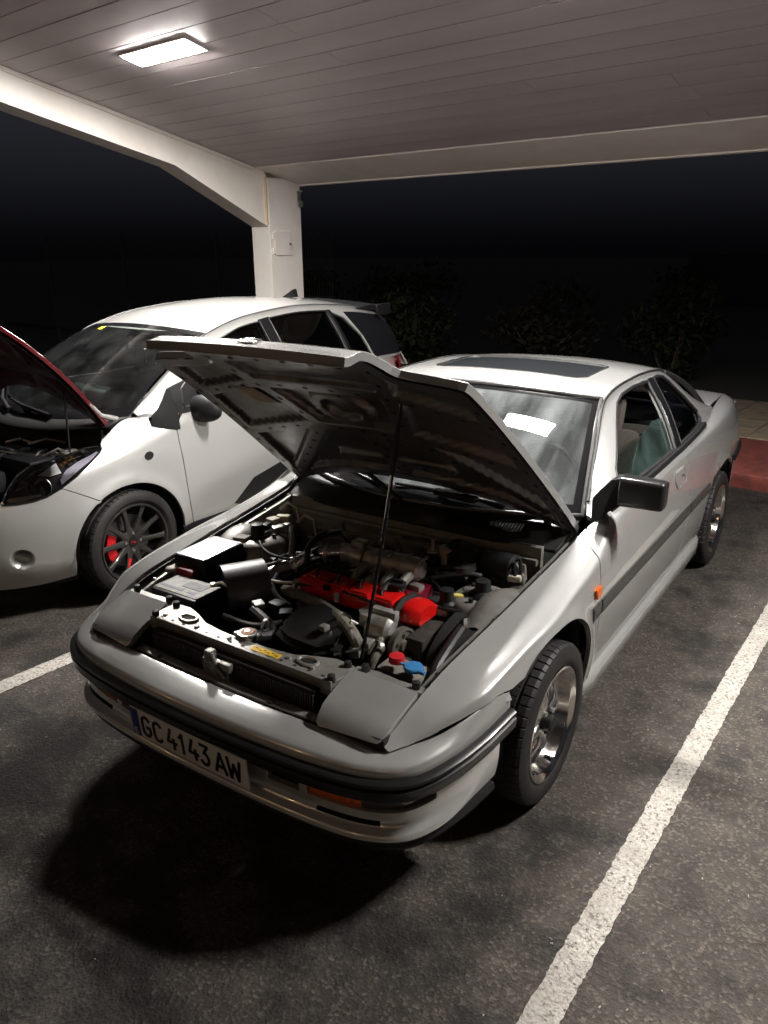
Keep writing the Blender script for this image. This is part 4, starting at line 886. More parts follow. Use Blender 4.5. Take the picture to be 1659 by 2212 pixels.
# bumper top bracket strip behind the bumper's edge
mb = MB(); path = []
for x in np.linspace(-.40, .40, 20): path.append(((x, -.752+.012*(x/.4)**2, .556), (0, -1, 0)))
strip_sweep(mb, path, [(-.028, -.008), (.0, -.008), (.0, .0), (-.028, .002)]); mb.build('bumper_bracket', BAYP, car)
for x in (-.28, .22): MB().lathe([(0, .010), (.004, .010), (.006, 0)], 10, T(x, -.742, .558) @ Matrix.Rotation(-math.pi/2, 4, 'Y')).build('clip', BLK, car)
# --- engine block in the dark below, red cam cover
EN = empty('engine', (0, 0, .3)); EN.parent = car; EN.matrix_parent_inverse = Matrix()
E_ = T(0, 0, -.3)
def eb(name, mb, m_, **k):
    mb.v = [(x, y, z-.3) for x, y, z in mb.v]; return mb.build(name, m_, EN, **k)
mb = MB(); mb.box((.20, -.10, .50), (.56, .36, .26), .02); mb.box((.2, -.25, .47), (.5, .2, .2), .02); eb('block', mb, mat('grimy_iron', (.03, .028, .026), .6, .3, nscale=20, ncol=(.05, .045, .04), bump=.2))
c0 = A(660, 1250, .70); c1 = A(850, 1312, .70); vy = (c0.y+c1.y)/2
x0, x1 = c0.x-.01, c1.x+.01
RC = MB(); RC.box(((x0+x1)/2, vy+.045, .672), (x1-x0, .105, .055), .012)
eb('cam_cover', RC, REDC)
for i, t in enumerate((.05, .36, .62, .87)):
    mb = MB(); wd = (.15, .085, .085, .085)[i]; cx = x0+(x1-x0)*t+(.05 if i == 0 else 0); mb.prism([(cx-wd/2, vy-.012), (cx+wd/2, vy-.012), (cx+wd/2-.008, vy+.085), (cx-wd/2+.008, vy+.085)], .69, .718, None, .007); eb('cam_cover_pad', mb, REDC)
for i in range(5):
    mb = MB().box((x0+.03+i*.018, vy+.045, .7195), (.006, .045, .006), .001); eb('raised_bar', mb, REDC)
for t in (.42, .97):
    mb = MB(); mb.lathe([(0, .011), (.03, .010), (.034, 0)], 8, T(x0+(x1-x0)*t, vy-.02, .665) @ Matrix.Rotation(-math.pi/2, 4, 'Y')); eb('cover_bolt', mb, ALU)
mb = MB(); mb.box(((x0+x1)/2, vy+.20, .660), (x1-x0-.02, .12, .045), .012); eb('second_cam_cover', mb, mat('dark_red_crackle', (.16, .004, .02), .4, nscale=60, ncol=(.1, .003, .012), coat=.4, coatr=.15))
# red belt cover at the end, rounded
bc = MB(); bx0, bx1 = x1+.010, x1+.088; V = []
for x, sc_k in ((bx0, 1), (bx0+.02, 1.06), (bx1-.03, 1.04), (bx1, .86)):
    for y, z in ((-.035, .635), (-.05, .65), (-.03, .688), (.005, .706), (.06, .709), (.13, .698), (.18, .68), (.20, .65), (.19, .635)): V.append((x, vy+.062+(y-.07)*sc_k*.62, .648+(z-.635)*sc_k*.86))
bc.add(V, [(9*i+j, 9*i+9+j, 9*i+10+j, 9*i+1+j) for i in range(3) for j in range(8)]+[tuple(range(27, 36))]); eb('belt_cover', bc, REDC, angle=38)
mb = MB().tube([(bx0-.004, vy-.05, .60), (bx0-.004, vy-.03, .69), (bx0-.004, vy+.02, .716), (bx0-.004, vy+.10, .708), (bx0-.004, vy+.16, .65)], .012, 8); eb('belt_cover_seal', mb, RUBS)
mb = MB()
for i in range(4): mb.box(((bx0+bx1)/2-.01, vy-.06, .575-i*.018), (.10, .02, .009), .003)
mb.box(((bx0+bx1)/2, vy+.05, .53), (.10, .2, .12), .02); eb('lower_belt_cover', mb, BLK)
# dark louvred airbox lid at the front of the block
da = A(690, 1372, .585); mb = MB(); V = []
mb.prism([(-.13, -.075), (-.06, -.10), (.08, -.105), (.135, -.06), (.14, .02), (.09, .09), (-.03, .11), (-.12, .06)], 0, .11, T(*da) @ T(0, .02, -.045) @ rotx(math.radians(24)), .02)
eb('distributor_cover', mb, mat('grimy_black', (.018, .018, .018), .3, nscale=16, ncol=(.03, .028, .026), coat=.3))
mb = MB()
for i in range(3): mb.box((-.01+i*.0, -.03+i*.026, .068), (.07-.015*i, .010, .006), .002, T(*da) @ T(0, .02, -.045) @ rotx(math.radians(24)))
mb.box((.075, -.07, .066), (.035, .03, .012), .004, T(*da) @ T(0, .02, -.045) @ rotx(math.radians(24))); eb('cover_mark', mb, BLKG)
eb('dipstick', MB().tube([da+Vector((.15, -.02, .10)), da+Vector((.165, -.03, .115)), da+Vector((.18, -.02, .105)), da+Vector((.165, -.01, .095))], .0045, 6, closed=True), STEEL)
def hose(pts, r, m_=None, name='hose', n=10, sm=6):
    P = np.array([tuple(p) for p in pts]); t = np.arange(len(P)); f = [cspline(t, P[:, i]) for i in range(3)]; q = np.linspace(0, len(P)-1, (len(P)-1)*sm+1)
    return eb(name, MB().tube(np.stack([g(q) for g in f], -1), r, n), m_ or RUBS)
GH_ = mat('grey_hose', (.13, .12, .10), .6, nscale=20, ncol=(.19, .17, .135))
hose([A(615, 1275, .62), A(650, 1285, .64), A(700, 1312, .65), A(740, 1342, .65), A(765, 1375, .63), A(775, 1400, .58)], .022, GH_)
hose([A(548, 1320, .60), A(575, 1345, .60), A(585, 1368, .585), A(560, 1375, .59), A(532, 1378, .60)], .022)
hose([A(545, 1378, .615), A(500, 1385, .60)], .012)
hose([A(820, 1380, .62), A(822, 1400, .60), A(810, 1420, .58), A(800, 1440, .55)], .015, GH_)
hose([A(1022, 1330, .66), A(1000, 1355, .655), A(970, 1400, .64), A(945, 1440, .62), A(935, 1470, .60)], .019)
hose([A(930, 1325, .66), A(900, 1345, .64), A(880, 1350, .63)], .006)
hose([A(860, 1255, .68), A(930, 1248, .69), A(1000, 1240, .70), A(1040, 1245, .69)], .011)
hose([A(870, 1235, .70), A(940, 1228, .72), A(1000, 1222, .72)], .008)
hose([A(665, 1220, .72), A(668, 1180, .76), A(700, 1155, .78), A(740, 1145, .77)], .013)
hose([A(560, 1170, .72), A(580, 1195, .70), A(630, 1210, .69), A(680, 1222, .69)], .006)
hose([A(630, 1140, .74), A(632, 1170, .72), A(628, 1200, .68)], .014, GH_)
hose([A(690, 1222, .70), A(760, 1240, .70), A(830, 1262, .70), A(870, 1275, .70)], .007)
hose([A(690, 1230, .69), A(760, 1252, .69), A(810, 1262, .69)], .005)
# intake: plenum, runners, throttle body, chrome pipe
pa, pb_ = A(790, 1205, .735), A(915, 1232, .735)
mb = MB(); mb.tube([pa, pa+(pb_-pa)*.06, pb_-(pb_-pa)*.06, pb_], [.03, .045, .045, .03], 18); eb('intake_plenum', mb, ALU)
for i in range(5):
    c = pa+(pb_-pa)*(i/4); mb = MB().box(c+Vector((0, 0, .042)), (.006, .07, .012), .002); eb('plenum_rib', mb, ALU)
for i in range(4):
    c = pa+(pb_-pa)*((i+.5)/4); hose([c+Vector((0, -.03, -.01)), c+Vector((0, -.09, -.02)), c+Vector((0, -.14, -.06))], .019, ALU, 'intake_runner')
tb = A(770, 1200, .735); mb = MB(); mb.lathe([(-.07, .0), (-.07, .038), (-.02, .04), (.0, .048), (.05, .048), (.055, .03), (.055, 0)], 24, T(*tb)); mb.box(tb+Vector((.02, .0, .05)), (.06, .05, .04), .012); eb('throttle_body', mb, STEEL)
hose([tb+Vector((-.06, 0, 0)), A(715, 1195, .73), A(670, 1205, .70), A(635, 1225, .66)], .035, mat('chrome_pipe', (.6, .58, .55), .16, 1.0), 'intake_pipe', 18)
for p in (A(708, 1194, .73), A(645, 1220, .67)): eb('hose_clamp', MB().lathe([(-.008, .038), (.008, .038)], 24, T(*p) @ Matrix.Rotation(.3, 4, 'Z')), STEEL)
mb = MB(); p = A(860, 1268, .725); mb.lathe([(0, .03), (.016, .03), (.02, .022), (.02, 0)], 20, T(*p) @ Matrix.Rotation(-math.pi/2, 4, 'Y')); mb.box(p+Vector((0, 0, .024)), (.045, .014, .012), .003); eb('oil_filler_cap', mb, BLK)
# alternator, pump and pulley
al = A(832, 1358, .625); mb = MB(); mb.lathe([(-.06, .0), (-.06, .05), (-.045, .062), (.03, .062), (.045, .05), (.045, 0)], 26, T(*al)); mb.box(al+Vector((.0, .0, .06)), (.10, .03, .03), .006); mb.box(al+Vector((-.055, -.02, .03)), (.05, .05, .05), .01); mb.tube([al+Vector((-.07, .02, .05)), al+Vector((-.1, .0, .03))], .018, 10); eb('alternator', mb, ALU)
pu = A(868, 1393, .60); mb = MB(); mb.lathe([(-.012, .062), (.010, .062), (.012, .055), (.006, .05), (.006, .02), (.016, .018), (.016, 0)], 36, T(*pu) @ Matrix.Rotation(-.12, 4, 'Z')); eb('pulley', mb, mat('dull_pulley', (.22, .205, .18), .5, .6, nscale=25, ncol=(.16, .14, .12)))
for k in range(5):
    a = 2*math.pi*k/5+.3; eb('pulley_hole', MB().lathe([(.0, .0085), (.0075, .0085), (.0076, 0)], 10, T(*pu) @ Matrix.Rotation(-.12, 4, 'Z') @ T(0, .034*math.cos(a), .034*math.sin(a))), DARK)
mb = MB(); mb.box(A(945, 1365, .58), (.13, .05, .04), .012); mb.tube([A(905, 1350, .60), A(950, 1372, .60), A(985, 1385, .585)], .014, 8); eb('engine_mount', mb, ALU)
# --- the rest of the bay: battery, boxes, bottles
def block(name, px, py, z, d, m_, rz=0, bev=.008):
    p = A(px, py, z); o = MB().box((0, 0, -d[2]/2), d, bev, Matrix.Rotation(rz, 4, 'Z')).build(name, m_, car, loc=p); return o, p
ba, bp_ = block('battery', 405, 1268, .655, (.235, .15, .20), mat('battery_black', (.015, .015, .016), .4))
MB().box((0, 0, .001), (.225, .125, .004), .001).build('battery_label', mat('worn_label', (.55, .54, .50), .55, nscale=18, ncol=(.35, .34, .32)), ba)
MB().box((.03, .015, .0035), (.10, .05, .002), .0).build('label_patch', mat('grey_print', (.30, .31, .32), .6, nscale=30, ncol=(.2, .2, .21)), ba)
for i, (q, w_) in enumerate(((-.08, .05), (-.02, .07), (.06, .04))): MB().box((q, -.035, .0035), (w_, .014, .001), .0).build('label_print', mat('faded_print', (.25, .27, .35), .6), ba)
MB().box((-.09, .085, .012), (.09, .04, .03), .012).build('terminal_cover', mat('dull_red_rubber', (.22, .012, .02), .5), ba)
mb = MB(); mb.tube([(.075, .062, .006), (.10, .08, .012), (.13, .085, .0)], .007, 8); mb.lathe([(0, .012), (.012, .011), (.012, 0)], 10, T(.075, .06, 0) @ Matrix.Rotation(-math.pi/2, 4, 'Y')); mb.build('battery_clamp', STEEL, ba)
fb_, p_ = block('relay_box', 452, 1185, .715, (.165, .235, .11), BLK, .05, .01)
MB().box((0, 0, .002), (.155, .222, .006), .002, Matrix.Rotation(.05, 4, 'Z')).build('relay_box_lid', mat('scuffed_alloy', (.34, .36, .38), .42, .7, nscale=26, ncol=(.55, .57, .6), bump=.12, bscale=60), fb_)
block('relay_label', 522, 1158, .73, (.06, .045, .02), mat('tan_label', (.4, .35, .27), .6, nscale=120, ncol=(.12, .11, .1)), .2, .002)
# intake heat shield: a curved sheet round the air filter
ac = A(528, 1272, .60); mb = MB(); mb.lathe([(-.085, .108), (.085, .108), (.085, .104), (-.085, .104), (-.085, .108)], 30, T(*ac) @ Matrix.Rotation(math.radians(58), 4, 'Z') @ rotx(0), math.radians(-25), math.radians(190)); mb.build('heat_shield', mat('brushed_grey_sheet', (.13, .13, .13), .42, .8, nscale=200, ncol=(.17, .17, .17), bump=.1, bscale=300), car, angle=60)
mb = MB(); mb.lathe([(-.08, .0), (-.08, .07), (.07, .085), (.075, .05), (.11, .04), (.13, .035)], 36, T(*ac) @ Matrix.Rotation(math.radians(58), 4, 'Z'), mod=lambda i, q: (-.006 if i % 2 and q in (1, 2) else 0)); mb.build('air_filter', mat('teal_filter', (.01, .09, .10), .5), car)
mb = MB(); mb.tube([ac+Vector((.03, .07, .02)), ac+Vector((.06, .13, .04)), ac+Vector((.10, .20, .06))], .034, 14); mb.build('intake_duct', mat('bright_duct', (.45, .44, .42), .3, .9), car)
wc, _ = block('filler_neck', 372, 1230, .655, (.05, .05, .09), WHTP, 0, .02)
mb = MB(); mb.lathe([(0, .028), (.012, .028), (.016, .02), (.016, .0)], 20, Matrix.Rotation(-math.pi/2, 4, 'Y')); mb.build('filler_ring', WHTP, wc)
# valve cluster by the right strut
for nm, px, py, z, d, m_ in (('solenoid', 590, 1118, .74, (.05, .05, .05), WHTP), ('solenoid', 612, 1112, .745, (.06, .035, .03), mat('cream_plastic', (.55, .5, .3), .5)), ('solenoid', 600, 1135, .72, (.045, .06, .05), STEEL), ('connector', 575, 1130, .735, (.03, .05, .03), BLK), ('connector', 620, 1130, .735, (.03, .03, .04), STEEL), ('bracket', 598, 1150, .69, (.11, .02, .07), ALU), ('connector', 600, 1205, .66, (.05, .05, .05), BLK), ('connector', 625, 1215, .66, (.03, .05, .05), STEEL), ('connector', 655, 1200, .68, (.04, .03, .05), BLK)):
    block(nm, px, py, z, d, m_, random.uniform(-.4, .4), .008)
for px, py, z, r in ((605, 1100, .77, .006), (640, 1128, .75, .005)):
    p = A(px, py, z); mb = MB().tube([p, p+Vector((.03, .02, .03)), p+Vector((.07, .03, .015)), p+Vector((.09, .02, -.05))], r, 6); mb.build('cable', WHTP, car)
# radiator cap
p = A(535, 1372, .655); mb = MB(); mb.lathe([(0, .030), (.006, .034), (.012, .032), (.014, .012), (.018, .010), (.018, 0)], 28, T(*p) @ Matrix.Rotation(-math.pi/2, 4, 'Y'))
for a in (.4, .4+math.pi): mb.box(p+Vector((.036*math.cos(a), .036*math.sin(a), .004)), (.022, .018, .010), .003)
rc = mb.build('radiator_cap', mat('bright_cap', (.6, .58, .55), .25, 1), car); MB().lathe([(.0145, .024), (.0155, .023), (.0156, .011)], 24, T(*p) @ Matrix.Rotation(-math.pi/2, 4, 'Y')).build('cap_sticker', mat('orange_sticker', (.55, .18, .06), .5, nscale=80, ncol=(.5, .4, .3)), rc)
mb = MB(); mb.lathe([(-.05, .026), (0, .026)], 20, T(*p) @ Matrix.Rotation(-math.pi/2, 4, 'Y')); mb.build('filler_neck', mat('bright_cap', ()), car)
# washer bottle caps
wb, p = block('washer_bottle', 872, 1440, .615, (.16, .10, .14), mat('old_tank', (.20, .19, .165), .5), 0, .02)
MB().lathe([(0, .026), (.020, .024), (.022, 0)], 20, T(*(A(857, 1428, .645)-p)) @ Matrix.Rotation(-math.pi/2, 4, 'Y')).build('red_cap', REDPL, wb)
mb = MB(); M = T(*(A(893, 1446, .642)-p)); mb.lathe([(0, .030), (.008, .031), (.013, .028), (.014, 0)], 28, M @ Matrix.Rotation(-math.pi/2, 4, 'Y')); mb.box((.035, -.010, .006), (.026, .016, .012), .005, M); mb.box((-.032, 0, .008), (.03, .012, .006), .003, M); mb.build('blue_cap', BLUEPL, wb)
# brake booster, master cylinder, wiper motor
p = A(982, 1222, .70); mb = MB(); mb.lathe([(-.03, 0), (-.03, .06), (0, .085), (.06, .09), (.07, .06), (.07, 0)], 32, T(*p) @ Matrix.Rotation(math.pi/2, 4, 'Z')); mb.build('brake_booster', mat('black_booster', (.02, .02, .02), .35, .3), car)
p = A(968, 1195, .745); mb = MB(); mb.lathe([(-.05, .034), (0, .034), (.012, .03)], 20, T(*p) @ Matrix.Rotation(-math.pi/2, 4, 'Y')); mb.lathe([(.01, .036), (.025, .035), (.028, 0)], 20, T(*p) @ Matrix.Rotation(-math.pi/2, 4, 'Y')); mb.build('brake_reservoir', mat('aged_tank', (.35, .32, .26), .5), car)
p = A(1000, 1218, .725); MB().lathe([(-.02, .05), (.0, .05), (.006, .02), (.012, .012), (.012, 0)], 26, T(*p) @ Matrix.Rotation(-math.pi/2, 4, 'Y')).build('round_valve', mat('dark_alloy', (.08, .078, .07), .5, .5), car)
p = A(935, 1192, .745); mb = MB(); mb.lathe([(0, .022), (.006, .022), (.006, 0)], 18, T(*p) @ Matrix.Rotation(-math.pi/2, 4, 'Y')); mb.tube([p, p+Vector((0, 0, .05))], .006, 8); mb.build('check_valve', WHTP, car)
p = A(1085, 1222, .72); mb = MB(); mb.lathe([(-.07, 0), (-.07, .05), (.05, .055), (.06, .04), (.06, 0)], 26, T(*p) @ Matrix.Rotation(-.1, 4, 'Z')); mb.build('wiper_motor', BLK, car)
for i, (dx, dy, dz) in enumerate(((.08, 0, .03), (.09, .02, 0), (.07, -.03, .02), (.10, -.01, -.03))): MB().tube([p+Vector((.05, 0, .03)), p+Vector((dx, dy-.02, dz+.02)), p+Vector((dx+.01, dy-.03, dz-.03))], .007, 8).build('cable', STEEL if i % 2 else BLK, car)
block('connector', 1112, 1243, .72, (.05, .025, .025), WHTP, .3)
block('connector', 985, 1283, .70, (.06, .025, .022), mat('yellow_plug', (.55, .48, .12), .5), .5)
p = A(965, 1290, .70); MB().lathe([(-.09, .032), (-.02, .034), (-.01, .026), (.03, .024), (.034, 0)], 20, T(*p) @ Matrix.Rotation(-math.pi/2, 4, 'Y')).build('canister', BLK, car)
for q in ((935, 1300), (955, 1312), (990, 1310)): block('bracket', *q, .67, (.05, .03, .03), STEEL if q[0] > 950 else BLK, random.uniform(-.5, .5))
# splash trays that close the bay from below
MB().box((0, -.05, .32), (1.16, 1.0, .02), .0).build('undertray', DARK, car, smooth=False)
# more wiring
for i in range(40):
    r = random; p = Vector((r.uniform(-.38, .52), r.uniform(-.15, .3), r.uniform(.56, .69))); d = Vector((r.uniform(-.15, .15), r.uniform(-.12, .12), r.uniform(-.03, .03)))
    hose([p-d, p-d*.3+Vector((0, 0, .03)), p+d*.4+Vector((0, 0, .02)), p+d], r.uniform(.004, .009), random.choice([RUBS, RUBS, GH_, BLK]), 'wiring', 6)
for i in range(30):
    r = random; p = Vector((r.uniform(-.38, .5), r.uniform(-.12, .32), r.uniform(.54, .67))); o = MB().box((0, 0, 0), (r.uniform(.02, .06), r.uniform(.02, .06), r.uniform(.02, .06)), .006, Matrix.Rotation(r.uniform(0, 3), 4, 'Z')).build('fitting', random.choice([ALU, STEEL, BLK, BLK, GH_]), car, loc=p)

# leads, looms and brackets placed where the bay shows them
W = lambda *q: [A(*p) for p in q]
for i in range(4):
    x = 690+i*47; hose(W((x, 1250+i*14, .70), (x-6, 1238+i*14, .725), (x+8, 1222+i*11, .73), (x+40, 1216+i*8, .72)), .0048, RUBS, 'ignition_lead', 6)
for pts, r_, m_ in ((W((640, 1262, .68), (720, 1272, .70), (800, 1300, .70), (845, 1325, .68)), .006, BLK), (W((480, 1330, .62), (520, 1345, .60), (560, 1352, .60), (610, 1345, .60)), .012, RUBS),
                    (W((600, 1240, .66), (590, 1265, .64), (600, 1290, .62), (630, 1310, .60)), .010, RUBS), (W((575, 1250, .65), (610, 1258, .66), (650, 1256, .68)), .006, WHTP), (W((905, 1300, .68), (960, 1315, .67), (1000, 1320, .67), (1030, 1310, .68)), .008, RUBS),
                    (W((1000, 1300, .68), (985, 1322, .66), (990, 1345, .64)), .010, BLK), (W((720, 1415, .60), (770, 1405, .60), (800, 1400, .60)), .006, RUBS), (W((870, 1160, .76), (930, 1170, .76), (1010, 1185, .75), (1080, 1200, .74)), .007, RUBS),
                    (W((690, 1140, .77), (750, 1150, .77), (830, 1160, .77)), .006, GH_), (W((640, 1330, .60), (620, 1350, .58), (600, 1380, .56)), .016, RUBS), (W((920, 1345, .62), (905, 1375, .60), (910, 1410, .57)), .007, BLK)):
    hose(pts, r_, m_, 'hose', 8)
for px, py, z, d, m_ in ((772, 1398, .60, (.05, .04, .04), ALU), (800, 1382, .62, (.04, .05, .045), ALU), (618, 1318, .61, (.05, .05, .05), BLK), (645, 1332, .60, (.04, .03, .05), ALU), (600, 1300, .62, (.06, .05, .04), BLK), (558, 1300, .63, (.05, .04, .05), ALU), (935, 1395, .58, (.10, .06, .05), BLK), (960, 1350, .61, (.08, .03, .03), STEEL), (880, 1345, .63, (.05, .04, .04), STEEL), (760, 1175, .75, (.06, .05, .05), BLK), (800, 1165, .76, (.05, .03, .04), STEEL), (735, 1215, .72, (.05, .04, .03), BLK), (765, 1225, .71, (.03, .03, .04), WHTP), (850, 1240, .71, (.04, .03, .03), BLK), (900, 1262, .70, (.05, .035, .03), ALU), (1020, 1270, .70, (.06, .03, .03), STEEL), (700, 1350, .66, (.03, .03, .02), STEEL)):
    block('fitting', px, py, z, d, m_, random.uniform(-.6, .6), .006)
for px, py, z in ((640, 1265, .68), (738, 1338, .665), (575, 1352, .61), (760, 1372, .645), (1005, 1352, .66), (820, 1398, .605)):
    p = A(px, py, z); MB().lathe([(-.006, .026), (.006, .026)], 20, T(*p) @ Matrix.Rotation(random.uniform(0, 1.5), 4, 'Z')).build('hose_clamp', STEEL, car)
for x in (-.36, -.2, -.05, .2, .3): MB().lathe([(0, .009), (.006, .009), (.008, 0)], 6, T(x, -.632+random.uniform(-.008, .008), zt) @ Matrix.Rotation(-math.pi/2, 4, 'Y')).build('bolt', STEEL, car)
# ------------------------------------------------------------------ small silver hatchback
YL = np.array([-2.60, .335, 0.])
yar = empty('hatchback_car', YL, 0, 'silver five-door hatchback with red bonnet open and black rear spoiler', 'car')
PLN = [(0, -.80), (.34, -.775), (.56, -.675), (.69, -.51), (.768, -.33), (.815, -.10), (.835, .15), (.843, .45), (.846, .9), (.845, 1.5), (.84, 2.1), (.825, 2.6), (.77, 2.88), (.6, 3.02), (0, 3.06)]
NS = len(PLN); px_, py_ = cspline(range(NS), [p[0] for p in PLN]), cspline(range(NS), [p[1] for p in PLN])
inw = [[.06]*15, [.012]*15, [0]*15, [.004]*15, [.05, .05, .05, .045, .04, .035, .03, .028, .025, .025, .03, .04, .05, .05, .05], [.17, .17, .165, .15, .13, .125, .165, .055, .045, .045, .05, .065, .08, .1, .1]]
zr_ = [[.155]*15, [.28]*15, [.42]*15, [.56, .56, .565, .57, .58, .585, .59, .60, .60, .61, .62, .64, .66, .66, .66], [.66, .67, .69, .72, .755, .80, .845, .86, .875, .89, .905, .92, .93, .93, .93], [.715, .73, .765, .80, .832, .873, .965, .955, .968, .985, 1.0, 1.02, 1.03, 1.03, 1.03]]
fi = [pchip(range(NS), q) for q in inw]; fz = [pchip(range(NS), q) for q in zr_]
def crv(P, V, k):
    i = np.clip(V.astype(int), 0, k-2); t = V-i; ar = np.arange(len(V)); p0, p1, p2, p3 = P[np.maximum(i-1, 0), ar], P[i, ar], P[i+1, ar], P[np.minimum(i+2, k-1), ar]
    m1 = np.where(i > 0, (p2-p0)/2, p2-p1); m2 = np.where(i+2 < k, (p3-p1)/2, p2-p1); return (2*t**3-3*t**2+1)*p1+(t**3-2*t**2+t)*m1+(-2*t**3+3*t**2)*p2+(t**3-t**2)*m2
def YB(U, V):
    U = np.clip(np.asarray(U, float), 0, NS-1); V = np.clip(np.asarray(V, float), 0, 5); e = 1e-3; x, y = px_(U), py_(U); tx, ty = px_(U+e)-px_(U-e), py_(U+e)-py_(U-e); l = np.hypot(tx, ty)+1e-9; nx, ny = ty/l, -tx/l
    o = crv(np.array([f(U) for f in fi]), V, 6); z = crv(np.array([f(U) for f in fz]), V, 6)
    r = np.hypot(y, z-.30); o = o-.012*np.exp(-((r-.345)/.05)**2)*(z > .2)
    return np.stack([x-nx*o, y-ny*o, z], -1)
_gu, _gv = (q.ravel() for q in np.meshgrid(np.linspace(.5, 12, 900), np.linspace(0, 5, 260))); _gp = YB(_gu, _gv)+YL
def project(P):
    q = (P-CAM)@np.array(AX).T; return np.stack([829.5+FPX*q[:, 0]/q[:, 2], 1106-FPX*q[:, 1]/q[:, 2]], -1)
_gi = project(_gp)
def psv(px, py):
    """photo pixel -> nearest spot on the hatchback's side"""
    j = np.argmin(((_gi-[px, py])**2).sum(1)); return (_gu[j], _gv[j])
def syv(y, z):
    lo, hi = 2., 12.
    for _ in range(40):
        md = (lo+hi)/2
        if py_(md) < y: lo = md
        else: hi = md
    u = (lo+hi)/2; lo, hi = 0., 5.
    for _ in range(40):
        md = (lo+hi)/2
        if YB(np.array([u]), np.array([md]))[0, 2] < z: lo = md
        else: hi = md
    return (u, (lo+hi)/2)
r1_ = lambda X, Y: psv((X*900/1659)/1.8228, (1100+Y*900/1659)/1.8228)
K = dict(su=.27, sv=.16, ref=(0, 1.2, .4))
YA = [(y, z) for y, z in arch(0, .30, .345, .345, .345, 2.05, 2.05, .2)]
hl = [r1_(*p) for p in ((735, 1230), (700, 1215), (600, 1213), (470, 1235), (330, 1280), (215, 1345), (125, 1420), (50, 1530), (15, 1620), (20, 1640), (120, 1635), (250, 1610), (340, 1580), (445, 1515), (560, 1425), (660, 1325), (720, 1260))]
g1 = r1_(452, 1522); g2 = syv(-.175, .592)
gm = r1_(610, 1570)
dg = [r1_(*p) for p in ((1283, 1095), (1300, 1170), (1330, 1300), (1360, 1480), (1390, 1660), (1405, 1770))]
ap = [r1_(*p) for p in ((1085, 1040), (1100, 1065), (1160, 1080), (1280, 1092))]
u6 = syv(.185, .95)[0]
hb = hl[13:]+hl[:1]                                                   # the lamp's outer rear edge, bottom to top
fen = [(a+.02, b) for a, b in hb]+[(hl[0][0]+.06, 4.85), (hl[0][0]+.16, 5), (5.6, 5), (u6-.12, 5), (u6+.06, 5), (syv(.262, .95)[0], 5)]+[ap[0], ap[1], ap[2]]+[(a-.008, b) for a, b in dg]+[syv(.375, .265), syv(.335, .265)]
arc_pts = [syv(y, z) for y, z in YA if (z > .592 or y > 0) and z > .28][::-1]
fen += arc_pts+[(g2[0], g2[1]+.02), (gm[0], gm[1]+.02), (g1[0]+.015, g1[1]+.02)]
panel('fender', YB, fen, YPAINT, yar, both=True, step=.022, bstep=.014, thick=.02, **K)
# bumper side and front below the lamp
bo = [(g1[0]+.01, g1[1]-.015), (gm[0], gm[1]-.015), (g2[0], g2[1]-.015)]+[syv(y, z) for y, z in YA if z <= .592 and y < 0 and z > .2][::-1]+[syv(-.345, .20), (3, .25), (2, .2), (1, .2), (0, .2), (0, 3.9), (.8, 3.9)]+[(a, b-.03) for a, b in hl[8:14]]
fogc = r1_(165, 2035)
fog = [(fogc[0]+.30*math.cos(a), fogc[1]+.42*math.sin(a)) for a in np.linspace(0, 2*math.pi, 28, endpoint=False)]
yb = panel('front_bumper', YB, bo, YPAINT, yar, both=True, holes=[fog], step=.03, bstep=.018, thick=.02, **K)
def YBI(d):
    def F(U, V):
        e = 1e-3; P = YB(U, V); a = YB(U+e, V)-YB(U-e, V); b = YB(U, V+e)-YB(U, V-e); n = np.cross(a, b); n /= np.linalg.norm(n, axis=1, keepdims=True)+1e-9; s = np.sign((n*(P-[0, 1.2, .4])).sum()); return P-n*s*d
    return F
def FOGB(U, V):
    """bowl round the fog lamp"""
    r = np.hypot((U-fogc[0])/.30, (V-fogc[1])/.42); d = .035*smooth((1.0-r)/.45); P = YB(U, V); n = YBI(1.)(U, V)-P; return P+n*d[:, None]
panel('fog_bezel', FOGB, fog, YPAINT, yar, step=.012, bstep=.012, thick=0, **K)
fg2 = [(fogc[0]+.165*math.cos(a), fogc[1]+.235*math.sin(a)) for a in np.linspace(0, 2*math.pi, 28, endpoint=False)]
panel('fog_lamp', YBI(.028), fg2, mat('dim_lens', (.10, .09, .075), .1, coat=.7, nscale=200, ncol=(.16, .14, .11)), yar, step=.02, thick=.01, **K)
panel('chin_spoiler', YBI(.01), [(0, -.0), (2, 0), (3.3, 0), (4, .05), (4, .35), (3, .22), (2, .18), (0, .18)], BLK, yar, step=.05, bstep=.04, thick=.01, **K)
